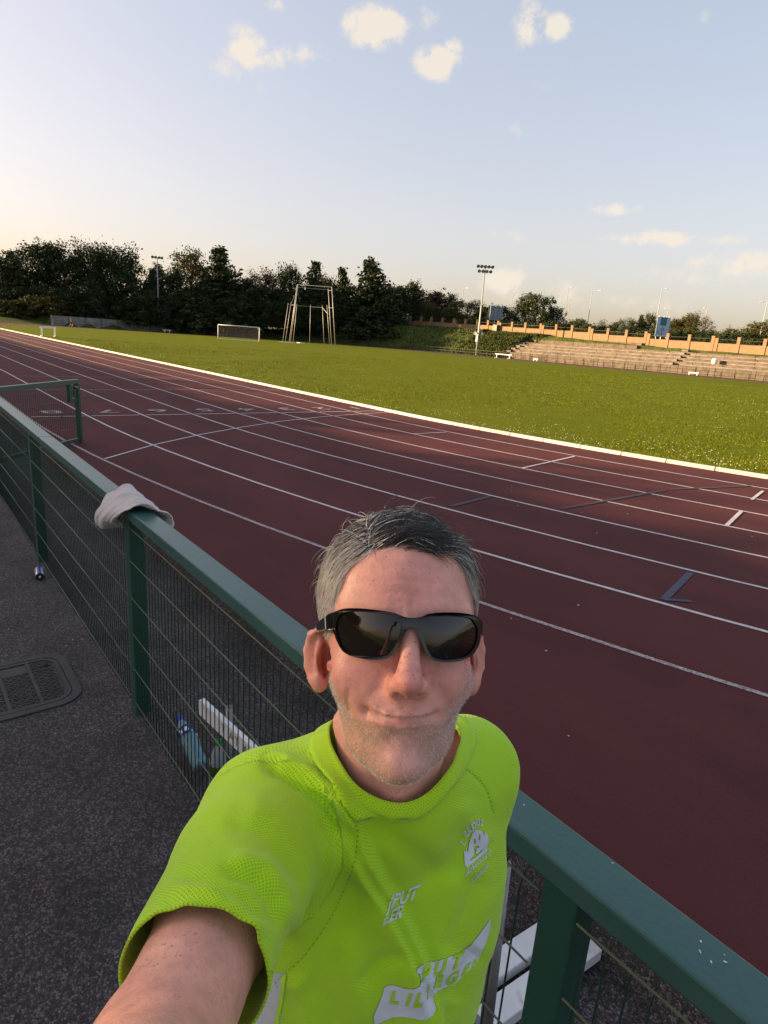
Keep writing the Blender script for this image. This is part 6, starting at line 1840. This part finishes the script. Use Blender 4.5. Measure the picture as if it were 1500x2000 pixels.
def poly_mesh(outer, holes=()):
    from mathutils.geometry import tessellate_polygon
    loops = [[Vector((x, y, 0)) for x, y in outer]]+[[Vector((x, y, 0)) for x, y in h] for h in holes]
    tri = tessellate_polygon(loops); vs = [v for lp in loops for v in lp]
    me2 = bpy.data.meshes.new('print'); me2.from_pydata([tuple(v) for v in vs], [], [tuple(t) for t in tri]); return me2
def affine(o, ex, ey): return lambda x, y: (o[0]+ex[0]*x+ey[0]*y, o[1]+ex[1]*x+ey[1]*y)
ident = lambda x, y: (x, y)
# small lettering in the middle of the chest
# upper line and lower line of the club print, partly swallowed by the fold
wrap_mesh(text_mesh('IPUT', 1., shear=.25, bold=.03), affine((785, 1754), (27.5, -11.5), (6, -36)), M_print, 'lettering')
wrap_mesh(text_mesh('LER', 1., shear=.25, bold=.03), affine((766, 1788), (23, -9.5), (6, -33)), M_print, 'lettering')
# thin lime slots through the letters
for (o, L) in (((785, 1748), 62), ((768, 1783), 40)):
    me2 = poly_mesh([(-L/2, -1.3), (L/2, -1.3), (L/2, 1.3), (-L/2, 1.3)]); wrap_mesh(me2, affine(o, (.92, -.385), (0, 1)), M_lime if False else mat('lime_print', (.40, .70, .008), .75), 'print_slot', .0016)
# banner in two pieces with cut-out lettering
Z = lambda x, y: (700+x*.17333, 1700+y*.17333)
ban1 = [Z(*p) for p in ((185, 1731), (165, 1650), (190, 1580), (235, 1480), (275, 1390), (285, 1320), (330, 1290), (390, 1283), (450, 1300), (530, 1325), (620, 1332), (690, 1300), (700, 1240), (680, 1165), (650, 1150), (650, 1115), (700, 1070), (760, 1045), (900, 1010), (1020, 975), (1150, 920), (1270, 830), (1370, 700), (1440, 600), (1484, 530), (1478, 640), (1440, 780), (1400, 880), (1340, 1000), (1290, 1070), (1220, 1140), (1160, 1195), (1110, 1250), (1060, 1285), (960, 1315), (880, 1355), (840, 1410), (845, 1470), (868, 1530), (860, 1580), (820, 1640), (760, 1672), (700, 1676), (600, 1655), (480, 1638), (380, 1645), (290, 1685))]
wrap_mesh(poly_mesh(ban1), ident, M_print, 'banner_print', .0010, 6.)
M_limep = mat('lime_print', (.40, .70, .008), .75)
def bword(txt, o, ex, ey, bold=.045, sh=.12): wrap_mesh(text_mesh(txt, 1., shear=sh, bold=bold), affine(o, ex, ey), M_limep, 'banner_lettering', .0017)
bword('L', Z(400, 1425), (33, 4), (3, -33)); bword('I', Z(560, 1450), (32, 1), (8, -31)); bword('L', Z(675, 1455), (31, -2), (8, -37)); bword('I', Z(775, 1370), (14, 8), (4, -40)); 
bword('P', Z(745, 1170), (27, -6), (6, -46)); bword('U', Z(905, 1100), (33, -12), (6, -37)); bword('T', Z(1090, 1030), (33, -15), (8, -38))
bword('E', Z(885, 1255), (30, -8), (4, -32)); bword('G', Z(1045, 1215), (31, -13), (6, -30)); bword('E', Z(1195, 1115), (24, -18), (10, -27)); bword('N', Z(1300, 1025), (13, -17), (8, -20))
# round badge: letters on an arc, hill disc with boat and figure, words below
Y = lambda x, y: (820+x*.12, 1550+y*.12)
arcs = [('L', 695, 790, -62), ('i', 722, 665, -52), ('L', 752, 630, -46), ('L', 790, 560, -34), ('i', 835, 505, -24), ('p', 870, 490, -14), ('u', 935, 450, -2), ('t', 1000, 460, 12)]
for ch, x, y, a in arcs:
    ca_, sa_ = math.cos(R_(a)), math.sin(R_(a)); s_ = 20.5
    wrap_mesh(text_mesh(ch, 1., bold=.012), affine(Y(x, y), (s_*.82*ca_, s_*.82*sa_-1.), (s_*-sa_*-1*.0+s_*.75*sa_, -s_*1.25*ca_)), M_print, 'lettering')
disc = [(735, 1195), (715, 1080), (710, 900), (730, 960), (745, 880), (765, 950), (780, 930), (790, 830), (815, 720), (850, 640), (890, 590), (935, 578), (985, 600), (1025, 655), (1040, 690), (1045, 590), (1065, 650), (1085, 650), (1100, 720), (1112, 800), (1085, 850), (1095, 880), (1060, 960), (1020, 985), (960, 1030), (900, 1085), (850, 1130), (820, 1150), (790, 1170), (770, 1210), (750, 1170)]
cut_body = [(870, 1000), (870, 930), (876, 845), (955, 835), (960, 868), (915, 880), (900, 970), (930, 970), (1000, 905), (1018, 900), (985, 950), (900, 1030), (810, 1090), (805, 1070)]
cut_head = [(885+20*math.cos(t), 765+50*math.sin(t)) for t in np.linspace(0, 6.283, 11)[:-1]]
cut_pad = [(962+13*math.cos(t), 700+55*math.sin(t)) for t in np.linspace(0, 6.283, 11)[:-1]]
wrap_mesh(poly_mesh([Y(*p) for p in disc], [[Y(*p) for p in q] for q in (cut_body, cut_head, cut_pad)]), ident, M_print, 'badge_print', .0010, 5.)
wrap_mesh(text_mesh('Adventure', 1., bold=.014), affine(Y(945, 1115), (11.6, -10.6), (3.4, -19.5)), M_print, 'lettering')
wrap_mesh(text_mesh('Centre', 1., bold=.014), affine(Y(975, 1275), (11.0, -11.2), (3.4, -19.)), M_print, 'lettering')

# ------------------------------------------------------------------ hair and stubble as real strands
def strands(name, roots, dirs, nrm, length, width, colr, nseg, curl, parent, m, keep=None, grav=None):
    N = len(roots); P = np.zeros((nseg+1, N, 3)); P[0] = roots; g = np.random.default_rng(4)
    d = dirs.copy(); jit = g.normal(0, 1, (N, 3)); step = (length/nseg)[:, None]
    for i in range(nseg):
        t = (i+1)/nseg
        dd = d+jit*curl*t+(grav if grav is not None else 0)*t
        dd /= np.linalg.norm(dd, axis=1, keepdims=True)
        q = P[i]+dd*step
        if keep is not None: q = keep(q, t)
        P[i+1] = q
    T = np.gradient(P, axis=0); T /= np.linalg.norm(T, axis=2, keepdims=True)+1e-9
    side = np.cross(T, np.broadcast_to(nrm, P.shape)); side /= np.linalg.norm(side, axis=2, keepdims=True)+1e-9
    bi = np.cross(T, side); w = width[None, :, None]*np.linspace(1, .25, nseg+1)[:, None, None]
    ring = np.stack([P+(side*math.cos(a)+bi*math.sin(a))*w for a in (1.57, 3.665, 5.76)], 2)     # seg, N, 3, xyz
    V = ring.transpose(1, 0, 2, 3).reshape(-1, 3)
    base = (np.arange(N)*(nseg+1)*3)[:, None, None]; s = np.arange(nseg)[None, :, None]*3; k = np.arange(3)[None, None, :]
    a = base+s+k; b = base+s+(k+1) % 3
    Fq = np.stack([a, b, b+3, a+3], 3).reshape(-1, 4)
    me4 = mesh_np(name, to_world(V), Fq, m)
    at4 = me4.color_attributes.new('tone', 'FLOAT_COLOR', 'POINT')
    cc = np.repeat(colr, (nseg+1)*3, axis=0); at4.data.foreach_set('color', np.concatenate([cc, np.ones((len(cc), 1))], 1).astype(np.float32).ravel())
    return child(name, me4, parent)
def hair_mat():
    m = bpy.data.materials.new('hair_strand'); m.use_nodes = True; n = m.node_tree.nodes; b = n['Principled BSDF']
    a = n.new('ShaderNodeVertexColor'); a.layer_name = 'tone'; m.node_tree.links.new(a.outputs['Color'], b.inputs['Base Color'])
    b.inputs['Roughness'].default_value = .36; b.inputs['Specular IOR Level'].default_value = .6
    return m
M_hair = hair_mat()
rng = np.random.default_rng(12)
def sample(weight, n):
    Vf = BV[BF]; ar = .5*np.linalg.norm(np.cross(Vf[:, 2]-Vf[:, 0], Vf[:, 3]-Vf[:, 1]), axis=1)*weight[BF].mean(1)
    i = rng.choice(len(BF), n, p=ar/ar.sum()); a, b = rng.random((n, 1)), rng.random((n, 1)); q = Vf[i]
    P = q[:, 0]*(1-a)*(1-b)+q[:, 1]*a*(1-b)+q[:, 2]*a*b+q[:, 3]*(1-a)*b
    return P, BN[BF[i, 0]]
SKC, SKR = C(776, 1165, .655), np.array([.0800, .088, .097])
def outside(q, t):
    v = (q-SKC)/SKR; k0 = np.linalg.norm(v, axis=1); mn = 1.012+.035*t
    s = np.where(k0 < mn, mn/np.maximum(k0, 1e-6), 1.); return SKC+v*s[:, None]*SKR
def make_hair():
    vis = np.clip(scalp, 0, 1)*(1.0+1.8*(BV[:, 2] < .70))
    P, N = sample(vis, 19000); px = 750+P[:, 0]/P[:, 2]*FPX; py = 1000-P[:, 1]/P[:, 2]*FPX
    def sm(a, b, x): t = np.clip((x-a)/(b-a), 0, 1); return (t*t*(3-2*t))[:, None]
    jx = px+rng.normal(0, 9, len(px))
    # growth: parting at about x 735, swept to the right over the forehead, down and back at the sides
    L_, M_, Rr = np.array([-.55, -.70, .22]), np.array([.88, .06, .22]), np.array([.22, -.90, .18])
    d = L_*(1-sm(695, 752, jx))+M_*sm(695, 752, jx)*(1-sm(862, 915, jx))+Rr*sm(862, 915, jx)
    crown = sm(.650, .69, P[:, 2]+rng.normal(0, .008, len(px)))*(1-sm(1090, 1180, py)); d = d*(1-crown)+np.array([.38, .22, .50])*crown
    low = sm(1120, 1200, py); d = d*(1-low)+np.where((px < 780)[:, None], np.array([-.12, -.95, .22]), np.array([.10, -.95, .22]))*low
    wv = np.array([[noise.noise(Vector((x*.026, y*.026, s_))) for s_ in (1.5, 7.5, 13.5)] for x, y in zip(px, py)]); d = d+wv*.62
    d = d-N*np.sum(d*N, 1, keepdims=True); d /= np.linalg.norm(d, axis=1, keepdims=True)+1e-9
    top = (1-sm(1085, 1190, py))[:, 0]
    frontq = gss_at(px, py, 815, 1070, 85, 34)
    lift = (.02+.22*top+.62*frontq+.25*crown[:, 0])*(1+.7*wv[:, 0])*rng.uniform(.75, 1.25, len(px))
    dd = d+N*lift[:, None]; dd += rng.normal(0, .045, dd.shape)
    stray = rng.random(len(px)) < .016*top+.002; dd[stray] += N[stray]*.8+rng.normal(0, .25, (stray.sum(), 3))
    ln = (.012+.020*top+.004*frontq)*rng.uniform(.72, 1.18, len(px)); ln = np.where((py > 1200), ln*.8, ln)
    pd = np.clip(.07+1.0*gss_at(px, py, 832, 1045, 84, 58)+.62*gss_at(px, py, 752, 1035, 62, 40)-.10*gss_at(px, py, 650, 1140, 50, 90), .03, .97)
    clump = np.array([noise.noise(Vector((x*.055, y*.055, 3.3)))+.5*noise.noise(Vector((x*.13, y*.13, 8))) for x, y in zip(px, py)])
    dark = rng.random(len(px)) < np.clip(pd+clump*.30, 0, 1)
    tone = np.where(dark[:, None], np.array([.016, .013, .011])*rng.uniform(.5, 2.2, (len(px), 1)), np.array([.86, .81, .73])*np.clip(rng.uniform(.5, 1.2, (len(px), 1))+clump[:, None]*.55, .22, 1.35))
    w = rng.uniform(.00022, .00040, len(px))
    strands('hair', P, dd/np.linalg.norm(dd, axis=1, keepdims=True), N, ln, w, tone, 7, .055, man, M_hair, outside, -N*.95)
def gss_at(px, py, x, y, sx, sy): return np.exp(-((px-x)/sx)**2-((py-y)/sy)**2)
make_hair()
def make_stubble():
    P, N = sample(np.clip(bz, 0, 1)*front*(.35+.65*np.clip(np.abs(bpx-783)/85, 0, 1)), 7500); px = 750+P[:, 0]/P[:, 2]*FPX
    d = N*.75+np.array([0, -1., 0])*.75+np.stack([(px-785)*.003, 0*px, 0*px], 1)+rng.normal(0, .25, P.shape); d /= np.linalg.norm(d, axis=1, keepdims=True)
    wh = rng.random(len(P)) < .90
    tone = np.where(wh[:, None], np.array([.90, .84, .77])*rng.uniform(.6, 1.1, (len(P), 1)), np.array([.12, .08, .055])*rng.uniform(.5, 1.6, (len(P), 1)))
    strands('stubble', P, d, N, rng.uniform(.0009, .0026, len(P)), rng.uniform(.00009, .00017, len(P)), tone, 2, .1, man, M_hair)
    w = np.clip(1-scalp, 0, 1)*0; 
make_stubble()

def make_arm_hair():
    arm = np.exp(-((BV[:, 2]-.42)/.10)**2)*(BV[:, 0] < -.05)*(BV[:, 1] < -.25)
    P, N = sample(arm, 900); d = N*.35+unit(E_R-S_R)*.9+rng.normal(0, .3, P.shape); d /= np.linalg.norm(d, axis=1, keepdims=True)
    strands('arm_hair', P, d, N, rng.uniform(.006, .014, len(P)), rng.uniform(.00004, .00007, len(P)), np.array([.30, .20, .13])*rng.uniform(.6, 1.4, (len(P), 1)), 4, .15, man, M_hair)
make_arm_hair()

# shorts and shoes, below the frame
def shorts():
    f = Field(axis((-.30, .30, .007)), axis((-1.65, -.85, .007)), axis((.75, 1.25, .007)))
    f.cap(body_at(.62, 0, -.05), body_at(.72, 0, -.05), .092, .105, .03); f.cap(body_at(.62, 0, .05), body_at(.72, 0, .05), .092, .105, .03)
    for u in (-.09, .09): f.cap(body_at(.70, 0, u*.8), body_at(1.06, .02, u*1.1), .115, .098, .04)
    V, Fc = surface_nets(f); s = (V-MS)@DN; k = ~((s > 1.06) | (s < .59)); Fc = Fc[k[Fc].all(1)]
    used = np.unique(Fc); rm = np.full(len(V), -1); rm[used] = np.arange(len(used))
    o = child('shorts', mesh_np('shorts', to_world(V[used]), rm[Fc], mat('dark_shorts', (.012, .013, .016), .8)))
    q = o.modifiers.new('thickness', 'SOLIDIFY'); q.thickness = .003
shorts()

# ------------------------------------------------------------------ sunglasses
def zz(x, y): return (600+x*.24, 1160+y*.24)
LENS_L = [zz(*p) for p in ((236, 235), (262, 180), (305, 150), (400, 139), (560, 150), (690, 172), (752, 208), (772, 252), (745, 365), (690, 462), (635, 503), (560, 511), (480, 507), (390, 494), (305, 460), (260, 390), (235, 300))]
LENS_R = [zz(*p) for p in ((943, 250), (980, 204), (1050, 183), (1180, 178), (1320, 194), (1366, 240), (1388, 290), (1378, 390), (1335, 470), (1270, 515), (1180, 533), (1090, 533), (1015, 508), (975, 440), (948, 340))]
OUT = [zz(*p) for p in ((150, 185), (215, 148), (300, 120), (420, 117), (560, 130), (690, 150), (770, 178), (820, 193), (880, 195), (935, 185), (985, 163), (1080, 152), (1200, 151), (1310, 162), (1385, 184), (1420, 215), (1428, 262), (1415, 330), (1400, 410), (1350, 495), (1275, 538), (1180, 556), (1080, 553), (1005, 530), (955, 450), (915, 360), (880, 300), (845, 285), (805, 305), (765, 385), (715, 470), (655, 525), (570, 536), (470, 530), (375, 512), (290, 468), (240, 385), (212, 310), (185, 288), (150, 286))]
def gdep(x): return .5425+.038*abs((x-795)/158)**2.0
def gpt(x, y, off=0.): return C(x, y, gdep(x)+off-.00002*(y-1225))
gl_ = thing('sunglasses', 'black wraparound sunglasses with dark brown mirrored lenses on the face of the man', 'sunglasses', tuple(to_world(gpt(795, 1215))))
GLO = np.array(gl_.location)
M_frame = mat('black_frame', (.006, .006, .007), .16, spec=.6, coat=.3); 
def lens_mat():
    m = bpy.data.materials.new('dark_lens'); m.use_nodes = True; b = m.node_tree.nodes['Principled BSDF']
    b.inputs['Base Color'].default_value = (.010, .007, .006, 1); b.inputs['Roughness'].default_value = .03; b.inputs['IOR'].default_value = 1.56; b.inputs['Specular IOR Level'].default_value = .55
    return m
M_lens = lens_mat()
def frame_mesh():
    from mathutils.geometry import tessellate_polygon
    loops = [catmull([(x, y, 0) for x, y in q], 5)[:, :2] for q in (OUT, LENS_L, LENS_R)]
    vs = [Vector((x, y, 0)) for lp in loops for x, y in lp]; tri = tessellate_polygon([[Vector((x, y, 0)) for x, y in lp] for lp in loops])
    n = len(vs); F_ = [to_world(gpt(v.x, v.y))-GLO for v in vs]; B_ = [to_world(gpt(v.x, v.y, .0055))-GLO for v in vs]
    fs = [tuple(t) for t in tri]+[tuple(n+i for i in reversed(t)) for t in tri]; o = 0
    for lp in loops:
        m = len(lp)
        for i in range(m): fs.append((o+i, o+(i+1) % m, n+o+(i+1) % m, n+o+i))
        o += m
    mb = MB(); mb.add([tuple(p) for p in F_+B_], fs); return mb
fo = frame_mesh().build('frame', M_frame, gl_, recalc=True)
bv = fo.modifiers.new('bevel', 'BEVEL'); bv.width = .0013; bv.segments = 3; bv.limit_method = 'ANGLE'; bv.angle_limit = R_(50)

for q in (LENS_L, LENS_R):
    lp = catmull([(x, y, 0) for x, y in q], 6)[:, :2]; cx, cy = lp.mean(0); mb = MB(); rows = []; R0 = 10
    for j in range(1, R0+1):
        f_ = j/R0*1.015; row = []
        for (x, y) in lp:
            X, Y_ = cx+(x-cx)*f_, cy+(y-cy)*f_
            bulge = -.0030*(1-f_*f_)+.0022
            row.append(to_world(C(X, Y_, gdep(X)-.00002*(Y_-1225)+bulge-.0000016*0))-GLO)
        row.append(row[0]); rows.append([tuple(r) for r in row])
    mb.sheet(rows); k = len(mb.v); mb.v.append(tuple(to_world(C(cx, cy, gdep(cx)-.0030+.0022-.00002*(cy-1225)))-GLO)); m_ = len(rows[0])
    for i in range(m_-1): mb.f.append((i, i+1, k))
    lo = mb.build('lens', M_lens, gl_, smooth=True, recalc=True)
for (a, b, c_) in (((636, 1217, .580), (622, 1226, .640), (618, 1236, .700)), ((938, 1228, .576), (940, 1234, .640), (932, 1240, .700))):
    mb = MB(); pts = [Vector(to_world(C(*p))-GLO) for p in (a, b, c_)]
    for p, q in zip(pts, pts[1:]): mb.bar(p, q+(q-p).normalized()*.003, .0035, .011)
    mb.build('temple', M_frame, gl_, bevel=.001)
mb = MB(); p0, p1 = (Vector(to_world(C(*q))-GLO) for q in ((634.5, 1203, .5745), (636, 1229, .5745))); mb.bar(p0, p1, .0008, .0008); mb.build('hinge_strip', mat('silver_trim', (.6, .58, .52), .3, .7), gl_)

# ------------------------------------------------------------------ the phone that takes the picture
ph_t = thing('phone', 'black phone held up at arm length by the man', 'phone', tuple(to_world(np.array([0, -.07, -.006]))))
PHO = np.array(ph_t.location)
mb = MB(); Rm = Matrix((RT, UP, FW)).transposed()
mb.box(Vector(to_world(np.array([0, -.070, -.0115]))-PHO), (.074, .158, .0085), basis=Rm); mb.build('phone_body', M_blackp, ph_t, bevel=.003)
mb = MB(); mb.box(Vector(to_world(np.array([0, -.070, -.0070]))-PHO), (.070, .152, .0006), basis=Rm); mb.build('screen', mat('phone_screen', (.01, .01, .012), .08), ph_t)
